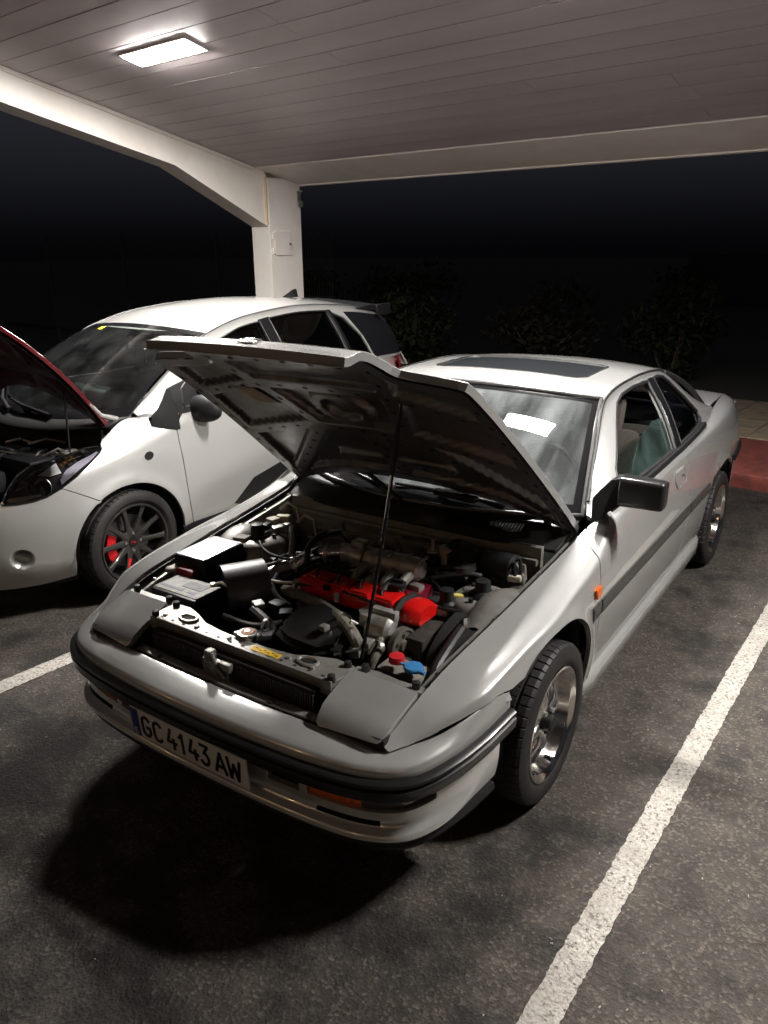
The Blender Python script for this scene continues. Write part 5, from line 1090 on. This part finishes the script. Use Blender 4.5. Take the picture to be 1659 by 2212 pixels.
# headlamp: dark bowl, two round reflectors, strip, clear lens
hlp = panel('headlamp', YBI(.055), hl, mat('lamp_bowl', (.10, .10, .105), .25, .85), yar, step=.03, bstep=.016, thick=0, **K)
hin_ = [tuple(np.array(p)) for p in hl]
for o in hlp: o.name = 'headlamp'
HLENS = glass_mat('headlamp_lens', (.92, .93, .95), refl=2.2)
lensd = panel_data(YB, hl, step=.03, bstep=.016, thick=.05, **K)
for i, (md, o) in enumerate(zip((lensd, mirror(lensd)), hlp)):
    s = 1 if i == 0 else -1
    md.build('lens', HLENS, o, recalc=False)
    def at_l(X, Y, d=.03): u, v = r1_(X, Y); p = YBI(d)(np.array([u]), np.array([v]))[0]; return Vector((s*p[0], p[1], p[2]))
    for X, Y, r in ((175, 1500, .046), (325, 1495, .052)):
        c = at_l(X, Y, .045); dirv = Vector((s*.35, -.92, .1)).normalized(); M = T(*c) @ Vector((1, 0, 0)).rotation_difference(dirv).to_matrix().to_4x4()
        MB().lathe([(-.02, r*.35), (-.012, r*.5), (.004, r*.88), (.012, r), (.016, r*.97)], 28, M).build('reflector', mat('lamp_chrome', (.75, .73, .70), .2, .7), o)
        MB().lathe([(-.016, r*.34), (-.006, r*.28), (.0, 0)], 16, M).build('bulb', mat('bulb_glass', (.06, .06, .06), .1), o)
    mb = MB(); P0, P1 = at_l(300, 1440, .035), at_l(420, 1330, .035); mb.add([at_l(260, 1400, .03), at_l(400, 1310, .03), at_l(440, 1380, .035), at_l(360, 1405, .035)], [(0, 1, 2, 3)]); mb.build('reflector_facet', mat('bright_facet', (.9, .9, .88), .4, 0), o, smooth=False)
    mb = MB()
    for q in range(9): mb.lathe([(0, .006), (.004, .006), (.006, 0)], 8, T(*at_l(430+q*14, 1318-q*8+(q % 2)*12, .03)) @ Matrix.Rotation(-math.pi/2, 4, 'Z'))
    ab = mb.build('amber_beads', mat('amber_chrome', (.8, .45, .06), .2, .8), o); ab['kind'] = 'stuff'
    sv_ = [r1_(*p) for p in ((455, 1490), (540, 1415), (640, 1320), (715, 1240), (700, 1232), (560, 1310), (480, 1370), (440, 1450))]
    md2 = panel_data(YBI(.018), sv_, step=.03, thick=0, **K); (md2 if s > 0 else mirror(md2)).build('lamp_side_facet', mat('violet_facet', (.40, .37, .44), .35, .2, bump=.5, bscale=170), o, recalc=False)
    ch = [r1_(*p) for p in ((35, 1600), (60, 1620), (200, 1600), (300, 1575), (300, 1558), (180, 1575), (60, 1590))]
    md2 = panel_data(YBI(.02), ch, step=.03, thick=0, **K); (md2 if s > 0 else mirror(md2)).build('lower_chrome', mat('lamp_strip', (.7, .6, .42), .3, .2, bump=.6, bscale=120), o, recalc=False)
# doors and rear quarter
gr = syv(1.42, .6)[0]
d1 = [(a+.012, b) for a, b in dg]+[syv(.40, .265), syv(1.0, .265), syv(1.40, .265), syv(1.44, .5), syv(1.44, .8), (gr, 5), (8.5, 5), (8, 5), (7.4, 5), (7.0, 5)]
panel('front_door', YB, d1, YPAINT, yar, step=.05, bstep=.03, thick=.02, **K)
d2 = [syv(1.452, .265), syv(2.0, .265), syv(2.10, .45), syv(2.28, .66), syv(2.36, .85), (syv(2.38, .9)[0], 5), (9.5, 5), (gr+.03, 5), syv(1.452, .8), syv(1.452, .5)]
panel('rear_door', YB, d2, YPAINT, yar, step=.05, bstep=.03, thick=.02, **K)
YR = arch(2.46, .30, .345, .345, .345, 2.05, 2.05, .2)
d3 = [syv(2.01, .265)]+[syv(y, z) for y, z in YR if z > .265 and y > 2.11]+[(12, .6), (13, .4), (14, .4), (14, 5), (13, 5), (12, 5), (11, 5), (syv(2.40, .9)[0], 5), syv(2.372, .85), syv(2.292, .66), syv(2.112, .45)]
panel('rear_quarter', YB, d3, YPAINT, yar, step=.06, bstep=.03, thick=.02, **K)
sk = [syv(.33, .30), syv(.40, .302), syv(1.2, .29), syv(2.1, .29), syv(2.1, .17), syv(.36, .17)]
panel('side_skirt', YBI(-.006), sk, BLK, yar, step=.06, thick=.02, **K)
rr6 = lambda X, Y: psv((550+X/1.746)/1.8228, (1280+Y/1.746)/1.8228)
panel('door_stripe', YBI(-.0015), [rr6(*p) for p in ((985, 925), (785, 1045), (720, 1130), (650, 1225), (900, 1225), (1110, 1080))], mat('black_vinyl_stripe', (.012, .012, .012), .3), yar, both=False, step=.05, thick=0, **K)
panel('side_repeater', YBI(-.004), [(r1_(1080, 1280)[0]+.11*math.cos(a), r1_(1080, 1280)[1]+.085*math.sin(a)) for a in np.linspace(0, 2*math.pi, 16, endpoint=False)], BLKG, yar, step=.02, thick=.008, **K)
panel('inner_shell', YBI(.04), [(3.3, 4.3), (3.3, 2.9)]+[syv(y, z) for y, z in arch(0, .30, .37, .37, .37, 2.05, 2.05, .2) if z > .32]+[syv(.5, .25), syv(2.0, .25)]+[syv(y, z) for y, z in arch(2.46, .30, .37, .37, .37, 2.05, 2.05, .2) if z > .32]+[(12, 1), (13.5, 1), (13.5, 4.8), (11, 4.8), (8, 4.6), (6.6, 4.4), (5.5, 4.4)], DARK, yar, step=.08, bstep=.05, thick=0, **K)
for cy, ar_ in ((0, YA), (2.46, YR)):
    for s in (1, -1):
        mb = MB(); V = [q for y, z in ar_ for q in ((s*.80, y, z+.004), (s*.48, y, z+.004))]; F = [(2*i, 2*i+1, 2*i+3, 2*i+2) for i in range(len(ar_)-1)]; k = len(V); V += [(s*.48, y, z) for y, z in ar_]; F.append(tuple(range(k, k+len(ar_)))); mb.add(V, F).build('wheel_housing', DARK, yar)
MB().box((0, 1.3, .2), (1.4, 3.4, .04), .01).build('floor_pan', DARK, yar, smooth=False)
# greenhouse
HY = [.20, .32, .45, .7, .9, 1.3, 1.8, 2.3, 2.65, 2.85, 2.98]
HB = [(.672, .962), (.735, .955), (.787, .955), (.797, .963), (.80, .968), (.80, .98), (.795, .99), (.78, 1.005), (.755, 1.02), (.72, 1.02), (.68, 1.02)]
HR = [(.655, .985), (.642, 1.06), (.624, 1.135), (.592, 1.27), (.570, 1.362), (.556, 1.445), (.548, 1.475), (.54, 1.45), (.535, 1.40), (.53, 1.35), (.525, 1.28)]
YG = Loft(HY, [[(y, *p) for y, p in zip(HY, q)] for q in (HB, [((a[0]+b[0])/2+.02, (a[1]+b[1])/2) for a, b in zip(HB, HR)], HR)])
hgv = lambda y, z: (y, YG.vof(y, z)); KG = dict(sv=.22, ref=(0, 1.3, .9))
w0 = [hgv(.34, .985), hgv(.44, .985), hgv(.445, 1.06), hgv(.42, 1.06)]
w1 = [hgv(.47, .985), hgv(1.0, .995), hgv(1.38, 1.0), hgv(1.36, 1.40), hgv(1.15, 1.375), hgv(.92, 1.31), hgv(.7, 1.2), hgv(.52, 1.08)]
w2 = [hgv(1.48, 1.005), hgv(1.9, 1.02), hgv(2.18, 1.03), hgv(2.12, 1.42), hgv(1.8, 1.432), hgv(1.46, 1.415)]
w3 = [hgv(2.22, 1.035), hgv(2.48, 1.06), hgv(2.42, 1.22), hgv(2.3, 1.36), hgv(2.16, 1.415)]
yfr = [(y, 0) for y in (.21, .32, .45, .9, 1.4, 2.0, 2.5, 2.95)]+[(y, 2) for y in (2.97, 2.65, 2.3, 1.8, 1.3, .9, .7, .45, .32, .21)]
panel('window_frame', YG, yfr, YPAINT, yar, holes=[w1, w2, w3], step=.04, bstep=.02, thick=.025, **KG)
def YGI(d):
    def F(U, V): P = YG(U, V).copy(); P[:, 0] -= d; P[:, 2] -= .3*d; return P
    return F
for q in (w1, w2, w3): panel('side_glass', YGI(.012), q, TINT, yar, step=.1, thick=0, **KG)
panel('quarter_trim', YGI(.004), [hgv(.335, .98), hgv(.46, .98), hgv(.46, 1.075), hgv(.42, 1.07)], BLK, yar, step=.05, thick=0, **KG)
def onb(uv, d=.004): return YBI(-d)(np.array([uv[0]]), np.array([uv[1]]))[0]
def ong(y, z, d=.004): u_, v_ = hgv(y, z); return YGI(-d)(np.array([u_]), np.array([v_]))[0]
for s in (1, -1):
    lo_ = [onb(ap[0]), onb(ap[1]), onb(ap[2]), onb(ap[3]), onb(r1_(1310, 1085))]; up_ = [ong(.275, .958, .01), ong(.315, .99, .014), ong(.37, 1.035, .014), ong(.43, 1.085, .014), ong(.455, 1.085, .014)]
    mid_ = [(np.array(a)+b)/2+[.016, 0, 0] for a, b in zip(lo_, up_)]; V = [p*[s, 1, 1] for q in zip(lo_, mid_, up_) for p in q]
    MB().add(V, [(3*i+j, 3*i+3+j, 3*i+4+j, 3*i+1+j) for i in range(4) for j in range(2)]).build('sail_panel', mat('sail_black', (.008, .008, .0085), .7, spec=.12), yar)
panel('door_sail', YGI(-.006), [(.43, .02), (.60, .02), hgv(.61, 1.135), hgv(.53, 1.115), hgv(.44, 1.09)], mat('sail_black', ()), yar, step=.03, thick=.006, **KG)
panel('pillar_cover', YGI(-.002), [hgv(1.375, .99), hgv(1.485, .995), hgv(1.465, 1.425), hgv(1.355, 1.412)], BLKG, yar, step=.05, thick=.006, **KG)
panel('pillar_cover', YGI(-.002), [hgv(2.175, 1.02), hgv(2.225, 1.025), hgv(2.165, 1.425), hgv(2.115, 1.43)], BLKG, yar, step=.05, thick=.006, **KG)
panel('rear_pillar_cover', YGI(-.003), [hgv(2.49, 1.05), (2.96, .1), (2.97, 1.9), hgv(2.62, 1.37), hgv(2.32, 1.40), hgv(2.43, 1.22)], BLKG, yar, step=.05, thick=.006, **KG)
for q in (w1, w2):
    P = curve3(YGI(-.002), q, sv=.22)
    for s in (1, -1): MB().tube(P*[s, 1, 1], .006, 6, closed=True).build('window_seal', RUBS, yar)
hzr = pchip([.6, .8, .9, 1.3, 1.8, 2.3, 2.65, 2.85, 3.0], [1.25, 1.33, 1.365, 1.447, 1.477, 1.452, 1.402, 1.352, 1.28]); hxr = pchip([.8, .9, 1.3, 1.8, 2.3, 2.9], [.585, .570, .556, .548, .54, .53])
def YROOF(U, V): return np.stack([U*hxr(V), V, hzr(V)+.042*(1-np.abs(U)**2.2)], -1)
panel('roof', YROOF, [(s, .895-.10*(1-s*s)) for s in ss]+[(s, 2.70+.05*(1-s*s)) for s in ss[::-1]], YPAINT, yar, both=False, su=.56, step=.05, bstep=.025, thick=.02, ref=(0, 1.5, .9))
for s in (1, -1): P = curve3(YG, [(y, 2) for y in (.3, .45, .7, .9, 1.3, 1.8, 2.3, 2.7)], False, sv=.22); MB().tube(P*[s, 1, 1]+[0, 0, .004], .005, 6).build('roof_seam', mat('grey_seal', (.10, .10, .10), .5), yar)
def YW(U, V):
    a = np.stack([U*.655, -.055+.235*U**2, .945+.03*U**2], -1); b = np.stack([U*.568, .79+.10*U**2, 1.402-.04*U**2], -1); t = V[:, None]; return a*(1-t)+b*t+(.035*4*V*(1-V))[:, None]*np.array([0, -.5, .85])
panel('windscreen', YW, [(s, 0) for s in ss]+[(s, 1) for s in ss[::-1]], YWS, yar, both=False, su=.6, sv=.9, step=.08, thick=0, ref=(0, 1.2, .7))
def YWO(d): return lambda U, V: YW(U, V)+np.array([0, -.5, .85])*d
panel('windscreen_border', YWO(.002), [(s, -.01) for s in ss]+[(s, 1.01) for s in ss[::-1]], BLKG, yar, both=False, holes=[[(s*.955, .075) for s in ss]+[(s*.955, .955) for s in ss[::-1]]], su=.6, sv=.9, step=.04, bstep=.03, thick=0, ref=(0, 1.2, .7))
q = np.array([(-.50, .90), (-.40, .90), (-.40, .945), (-.50, .945)]); MB().add(YWO(.004)(q[:, 0], q[:, 1]), [(0, 1, 2, 3)]).build('inspection_sticker', mat('yellow_green_sticker', (.55, .65, .04), .5), yar, smooth=False)
# tailgate with spoiler, roof fin, tail lamps
def YT(U, V): t = V; return np.stack([U*(.52+.2*t), 2.72+.30*t+.05*np.sin(t*3.14), 1.395-.46*t+.03*(1-U*U)*(1-t)], -1)
panel('rear_window', YT, [(-1, 0), (1, 0), (1, .8), (-1, .8)], TINT, yar, both=False, su=.6, sv=.55, step=.1, thick=0, ref=(0, 1.5, .9))
panel('tailgate', YT, [(-1, .8), (1, .8), (1, 1), (-1, 1)], YPAINT, yar, both=False, su=.6, sv=.55, step=.1, thick=.02, ref=(0, 1.5, .9))
spz = lambda x: 1.455-.03*(x/.5)**2
mb = MB(); V = []
for x in np.linspace(-.56, .56, 21):
    z = spz(x); V += [(x, 2.48+.03*(x/.5)**2, z-.004), (x, 2.70, z+.012), (x, 2.94, z-.015), (x, 2.98, z-.03), (x, 2.95, z-.045), (x, 2.70, z-.03)]
mb.add(V, [(6*i+j, 6*i+(j+1) % 6, 6*i+6+(j+1) % 6, 6*i+6+j) for i in range(20) for j in range(6)]+[tuple(range(6)), tuple(range(120, 126))[::-1]]); spo = mb.build('rear_spoiler', BLK, yar, angle=40)
for s in (1, -1): MB().box((s*.565, 2.88, 1.385), (.025, .20, .09), .012).build('spoiler_end', BLK, spo)
mb = MB(); V = []
for y, h, wd in ((2.26, .0, .006), (2.32, .022, .016), (2.40, .055, .014), (2.44, .062, .008), (2.455, .055, .005), (2.47, .0, .012)): V += [(-wd, y, 1.488), (wd, y, 1.488), (0, y, 1.492+h)]
mb.add(V, [(3*i+j, 3*i+(j+1) % 3, 3*i+3+(j+1) % 3, 3*i+3+j) for i in range(5) for j in range(3)]); mb.build('roof_fin', BLK, yar)
for s in (1, -1):
    mb = MB(); V = []
    for y, z0, z1, x in ((2.74, .90, 1.02, .79), (2.84, .84, 1.03, .75), (2.93, .82, 1.02, .68), (2.99, .82, 1.0, .58)): V += [(s*x*1.01, y+.01, z0), (s*(x+.015), y+.02, (z0+z1)/2), (s*x*.985, y+.01, z1)]
    mb.add(V, [(3*i+j, 3*i+3+j, 3*i+4+j, 3*i+1+j) for i in range(3) for j in range(2)]); mb.build('tail_lamp', REDL, yar)
# mirrors
mc = Vector(at(440, 887, y=.93))-Vector(YL)
for s in (1, -1):
    mb = MB(); bm = bmesh.new(); bmesh.ops.create_icosphere(bm, subdivisions=3, radius=1)
    for v in bm.verts:
        x, y, z = v.co; v.co = Vector((s*(x*.15+.015*z), y*.085*(1 if y < 0 else .4), z*(.098 if z > 0 else .07)))
    bmesh.ops.translate(bm, vec=Vector((s*mc.x, mc.y, mc.z)), verts=bm.verts); mb.bm(bm); h = mb.build('door_mirror', mat('mirror_shell', (.012, .012, .013), .5, spec=.25), yar)
    MB().tube([(s*(mc.x-.10), mc.y+.01, mc.z-.025), (s*(mc.x-.15), mc.y-.01, mc.z-.035), (s*.76, .46, .985)], [.022, .024, .035], 10).build('mirror_stalk', BLK, h)
# bonnet
def YH(U, V): zz_ = pchip([-.70, -.60, -.35, -.1, .12], [.735, .78, .865, .925, .955])(V); return np.stack([U, V, zz_-.05*(U/.62)**2*(1+.35*np.clip(-V, 0, 1))], -1)
yho = [(x, -.09+.23*(x/.62)**2) for x in np.linspace(-.61, .61, 13)]+[(.60, .02), (.585, -.12), (.565, -.26), (.54, -.36), (.49, -.47), (.40, -.58), (.25, -.65), (0, -.675), (-.25, -.65), (-.40, -.58), (-.49, -.47), (-.54, -.36), (-.565, -.26), (-.585, -.12), (-.60, .02)]
YHM = T(0, .12, .955) @ rotx(math.radians(-65)) @ T(0, -.12, -.955)
yh = panel('bonnet', YH, yho, REDP, yar, both=False, step=.04, bstep=.02, thick=.02, ref=(0, 0, .2))[0]; yh.matrix_local = YHM
YHA = np.array(yho); yrib = [((-.45, -.02), (0, -.5)), ((.45, -.02), (0, -.5)), ((-.5, -.25), (.5, -.25)), ((-.2, -.10), (-.35, -.5)), ((.2, -.10), (.35, -.5))]
def YHI(U, V):
    P = np.stack([U, V], -1); e = np.full(len(P), 9.)
    for i in range(len(YHA)): e = np.minimum(e, segd(P, YHA[i], YHA[(i+1) % len(YHA)]))
    d = .03*(1-smooth((e-.05)/.03))
    for a, b in yrib: d = np.maximum(d, .028*(1-smooth((segd(P, a, b)-.03)/.03)))
    X = YH(U, V).copy(); X[:, 2] -= .006+d; return X
panel('inner_panel', YHI, [tuple(np.array(p)*.985) for p in yho], REDIN, yh, both=False, step=.02, bstep=.02, thick=0, ref=(0, 0, 5))
for s in (1, -1):
    mb = MB(); mb.tube([(s*.60, .17, .93), (s*.605, .13, .96), YHM @ Vector((s*.595, .05, .90)), YHM @ Vector((s*.585, -.04, .88))], [.014, .016, .013, .010], 8); mb.build('bonnet_hinge', YPAINT, yar)
q0 = Vector(at(357, 1175-260+30, y=.30)) if False else Vector((.50, -.12, .80)); q1 = YHM @ Vector((.50, -.20, .86)); MB().tube([q0, q1], .006, 8).build('prop_rod', BLK, yar)
# bay contents, cowl, wipers
mb = MB().box((0, -.2, .45), (1.0, .56, .04), 0); mb.box((0, .06, .70), (1.15, .04, .42), .01); mb.build('bay_tray', DARK, yar, smooth=False)
def YC(U, V): a = np.stack([U*.62, -.14+.20*U**2, .90+.03*U**2], -1); b = np.stack([U*.66, -.05+.24*U**2, .945+.03*U**2], -1); t = V[:, None]; return a*(1-t)+b*t+np.array([0, -.01, .006])*(4*V*(1-V))[:, None]
panel('cowl', YC, [(s, 0) for s in ss]+[(s, 1) for s in ss[::-1]], mat('cowl_grey', (.035, .034, .035), .35, coat=.2), yar, both=False, su=.62, sv=.12, step=.04, thick=.03, ref=(0, .4, .6))
def yw(u, v, d=.015): return Vector(YWO(d)(np.array([float(u)]), np.array([float(v)]))[0])
for a, b, c in (((.35, .0), (-.1, .05), (-.62, .09)), ((-.25, .0), (-.55, .04), (-.93, .12))):
    o = MB().tube([yw(*a, .02), yw(*b, .03), yw((b[0]+c[0])/2, (b[1]+c[1])/2, .03)], [.014, .010, .007], 8).build('wiper_arm', BLK, yar); MB().tube([yw(b[0]+.15, b[1]-.01, .012), yw(*c, .012)], .008, 8).build('wiper_blade', BLKG, o)
for i, (x, y, z, d, m_) in enumerate([(.28, -.20, .70, (.28, .24, .16), BLK), (-.1, -.2, .72, (.42, .26, .14), BLK), (.0, -.42, .66, (.5, .1, .12), BLK), (.40, -.28, .66, (.10, .12, .12), BLKG), (-.4, -.3, .72, (.2, .3, .14), DARK), (.47, -.1, .78, (.08, .10, .06), STEEL)]):
    MB().box((0, 0, 0), d, .02, Matrix.Rotation(random.uniform(-.1, .1), 4, 'Z')).build('engine_part', m_, yar, loc=(x, y, z))
c = Vector((.20, -.50, .77)); mb = MB()
for i in range(10): mb.tube([c+Vector((i*.016-.1, .02*math.sin(i*.3), 0)), c+Vector((i*.016-.09, .02*math.sin(i*.3), 0))], .035 if i % 2 else .029, 14)
mb.build('corrugated_hose', BLK, yar)
for i in range(10):
    r = random; p = Vector((r.uniform(0, .52), r.uniform(-.45, 0), r.uniform(.76, .82))); d = Vector((r.uniform(-.12, .12), r.uniform(-.12, .12), 0)); MB().tube([p-d, p+Vector((0, 0, .025)), p+d], r.uniform(.005, .01), 6).build('cable', random.choice([BLK, RUBS, STEEL]), yar)
# cabin
GRYV = mat('grey_vinyl', (.07, .078, .075), .6, bump=.1, bscale=150)
MB().box((0, .45, .93), (1.3, .62, .10), .045).build('dashboard', GRYV, yar)
mb = MB(); bm = bmesh.new(); bmesh.ops.create_icosphere(bm, subdivisions=3, radius=1); [setattr(v, 'co', Vector((v.co.x*.17, v.co.y*.13, v.co.z*.10))) for v in bm.verts]; bmesh.ops.translate(bm, vec=(.34, .40, .98), verts=bm.verts); mb.bm(bm); mb.build('instrument_hood', GRYV, yar)
for x in (.34, -.34):
    t = empty('front_seat', (x, 1.15, .3)); t.parent = yar; MB().box((0, 0, .18), (.46, .5, .16), .05).build('cushion', VIN, t); MB().box((0, .3, .55), (.45, .13, .62), .05).build('backrest', VIN, t); MB().box((0, .33, .95), (.26, .10, .18), .04).build('headrest', VIN, t)
MB().box((0, 2.1, .7), (1.2, .15, .7), .05).build('rear_seat', VIN, yar); MB().box((.0, .88, 1.30), (.22, .03, .06), .012).build('inside_mirror', VIN, yar)
# wheels
def hatch_wheel(loc, side, spin):
    t = empty('wheel', loc); t.parent = yar; t.rotation_euler = (0, 0, 0 if side > 0 else math.pi); R, W, rr = .300, .205, .224
    tyre(t, R, W, rr)
    MB().lathe([(W*.42, rr+.004), (W*.46, rr), (W*.45, rr-.008), (W*.40, rr-.014), (.02, rr-.022), (-W*.42, rr-.03), (-W*.45, rr+.004)], 72).build('rim', GUN, t)
    for k in range(10):
        a = spin+2*math.pi*k/10; M = rotx(a); V = []
        for r, x, wd, th in ((.045, .062, .024, .022), (.085, .068, .016, .022), (.15, .074, .0115, .02), (.20, .080, .015, .018), (.217, .080, .026, .016)):
            V += [M @ Vector((x-th, -wd, r)), M @ Vector((x-.004, -wd, r)), M @ Vector((x, -wd*.55, r)), M @ Vector((x, wd*.55, r)), M @ Vector((x-.004, wd, r)), M @ Vector((x-th, wd, r))]
        red = (k == 0 and side > 0)
        MB().add(V, [(6*i+j, 6*i+(j+1) % 6, 6*i+6+(j+1) % 6, 6*i+6+j) for i in range(4) for j in range(6)]).build('spoke', GUN, t, angle=30)
        if red: MB().add([M @ Vector(p) for p in ((.0705, -.011, .095), (.0705, .011, .095), (.0745, .004, .15), (.0815, .006, .206), (.0815, -.006, .206), (.0745, -.004, .15))], [(0, 1, 2, 5), (5, 2, 3, 4)]).build('red_accent', mat('red_vinyl', (.6, .015, .02), .4), t, smooth=False)
    MB().lathe([(.0, .078), (.056, .076), (.062, .070), (.062, .030), (.056, .028)], 40).build('hub', GUN, t)
    MB().lathe([(.055, .028), (.064, .026), (.066, 0)], 30).build('centre_cap', BLK, t)
    mb = MB()
    for c, d in (((.0665, -.008, .004), (.002, .012, .003)), ((.0665, -.008, -.004), (.002, .012, .003)), ((.0665, -.014, 0), (.002, .003, .011)), ((.0665, .004, 0), (.002, .003, .011)), ((.0665, .012, .004), (.002, .014, .003)), ((.0665, .012, -.001), (.002, .003, .010))): mb.box(c, d, 0, rotx(-.35))
    mb.build('cap_mark', mat('red_vinyl', ()), t, smooth=False)
    for k in range(4): MB().lathe([(.05, .011), (.068, .010), (.07, .005), (.07, 0)], 8, rotx(spin+.3+k*math.pi/2) @ T(0, 0, .05)).build('wheel_nut', CHRS, t)
    MB().lathe([(.012, .03), (.012, .15), (.0, .15), (.0, .03)], 44).build('brake_disc', mat('dark_disc', (.10, .095, .09), .5, .7), t)
    V = []; mb = MB()
    for a in np.linspace(math.radians(150), math.radians(215), 9): V += [(x, r*math.cos(a), r*math.sin(a)+0) for x, r in ((-.03, .10), (.046, .105), (.05, .13), (.044, .16), (-.03, .165))]
    mb.add(V, [(5*i+j, 5*i+(j+1) % 5, 5*i+5+(j+1) % 5, 5*i+5+j) for i in range(8) for j in range(5)]+[(0, 1, 2, 3, 4), (40, 41, 42, 43, 44)]); mb.build('brake_caliper', mat('red_caliper', (.5, .01, .015), .3, coat=.4), t, angle=50)
    MB().lathe([(-.04, 0), (-.04, .20)], 30).build('back_plate', DARK, t)
for s in (1, -1): hatch_wheel((s*.735, 0, .300), s, math.radians(157)); hatch_wheel((s*.735, 2.46, .300), s, .5)

for s in (1, -1):
    P = curve3(YBI(-.001), hl, su=.27, sv=.16, step=.02)*[s, 1, 1]; MB().tube(P, .005, 6, closed=True).build('lamp_rim', BLKG, hlp[0 if s > 0 else 1])
# ------------------------------------------------------------------ water drops on the coupe's nose
DROP = glass_mat('water_drop', (.97, .97, .97), refl=1.0, ior=1.33)
def drops(name, F, outline, n, parent, rmin=.0010, rmax=.0026, seed=1, s=1, ref=(0, -.3, .2)):
    r = np.random.default_rng(seed); O = np.array(outline); lo, hi = O.min(0), O.max(0); P = lo+(hi-lo)*r.random((n*4, 2)); P = P[inside(P, O)][:n]; e = 1e-3
    X = F(P[:, 0], P[:, 1]); a = F(P[:, 0]+e, P[:, 1])-X; b = F(P[:, 0], P[:, 1]+e)-X; N = np.cross(a, b); N /= np.linalg.norm(N, axis=1, keepdims=True)+1e-12; N *= np.sign(((X-np.array(ref))*N).sum(1))[:, None]
    A_ = a/(np.linalg.norm(a, axis=1, keepdims=True)+1e-12); B_ = np.cross(N, A_); mb = MB(); R_ = rmin+(rmax-rmin)*r.random(len(X))**2.2; k = 7
    for x, nn, p, q, rr in zip(X, N, A_, B_, R_):
        V = [x+nn*rr*.62]; 
        for h, f in ((.42, .62), (-.02, 1.0)): V += [x+nn*rr*h+(p*math.cos(t)+q*math.sin(t))*rr*f for t in np.linspace(0, 2*math.pi, k, endpoint=False)]
        V = np.array(V)*[s, 1, 1]; mb.add(V, [(0, 1+j, 1+(j+1) % k) for j in range(k)]+[(1+j, 1+k+j, 1+k+(j+1) % k, 1+(j+1) % k) for j in range(k)])
    o = mb.build(name, DROP, parent); o['kind'] = 'stuff'; return o
for i, (o, s) in enumerate(zip(lids, (1, -1))): drops('water_drops', LID, shrinkp(lo, .95), 170, o, seed=3+i, s=s)
drops('water_drops', BTOP, [(-LB*.9, 1.1), (LB*.9, 1.1), (LB*.9, 3.6), (-LB*.9, 3.6)], 600, bump, seed=9)
drops('water_drops', SIDE, [(-.68, 4.3), (-.3, 4.0), (-.25, 4.9), (-.6, 4.9)], 120, car, seed=11)
dh = drops('water_drops', HOOD, [(-.38, -.79), (.38, -.79), (.38, -.70), (-.38, -.70)], 420, hood, seed=12)
# ------------------------------------------------------------------ litter on the ground
mb = MB(); r = np.random.default_rng(5)
for i in range(170):
    x, y = r.uniform(-1.2, 2.6), r.uniform(-1.9, 3.2)
    if abs(x) < .9 and y > -.9: x = 1.0+abs(x)
    a = r.uniform(0, 3.1); l, w_ = r.uniform(.002, .009), r.uniform(.0012, .0035); mb.box((x, y, .004), (l, w_, .004), 0, None, (0, 'Z')) if False else mb.box((0, 0, 0), (l, w_, .003), 0, T(x, y, .0035) @ Matrix.Rotation(a, 4, 'Z'))
tag(mb.build('ground_litter', mat('pale_grit', (.42, .39, .34), .7, nscale=300, ncol=(.2, .18, .15)), smooth=False), 'pale grit and seeds scattered on the asphalt', 'litter', kind='stuff')
# ------------------------------------------------------------------ street lamps along the road in front of the bays
SOD = mat('sodium_lamp', (1, .6, .3), .4, em=(1, .62, .3), es=STREET)
for i, (x, y) in enumerate([(-13.5, -13.5), (-6.5, -15.5), (.5, -17), (7.5, -16.5), (14, -14)]):
    t = empty('street_lamp', (x, y, 0), math.atan2(-x, y)+math.pi, 'tall street lamp with amber head, across the road from the bays', 'street lamp', 'street lamps across the road')
    MB().tube([(0, 0, 0), (0, 0, 3), (0, 0, 5.2), (0, .3, 5.75), (0, 1.0, 5.95)], [.08, .065, .05, .045, .04], 10).build('pole', WIRE, t)
    MB().box((0, 1.3, 5.97), (.34, .8, .12), .04).build('head', WIRE, t)
    MB().box((0, 1.3, 5.885), (.28, .7, .06), .02).build('lamp_glass', SOD, t)
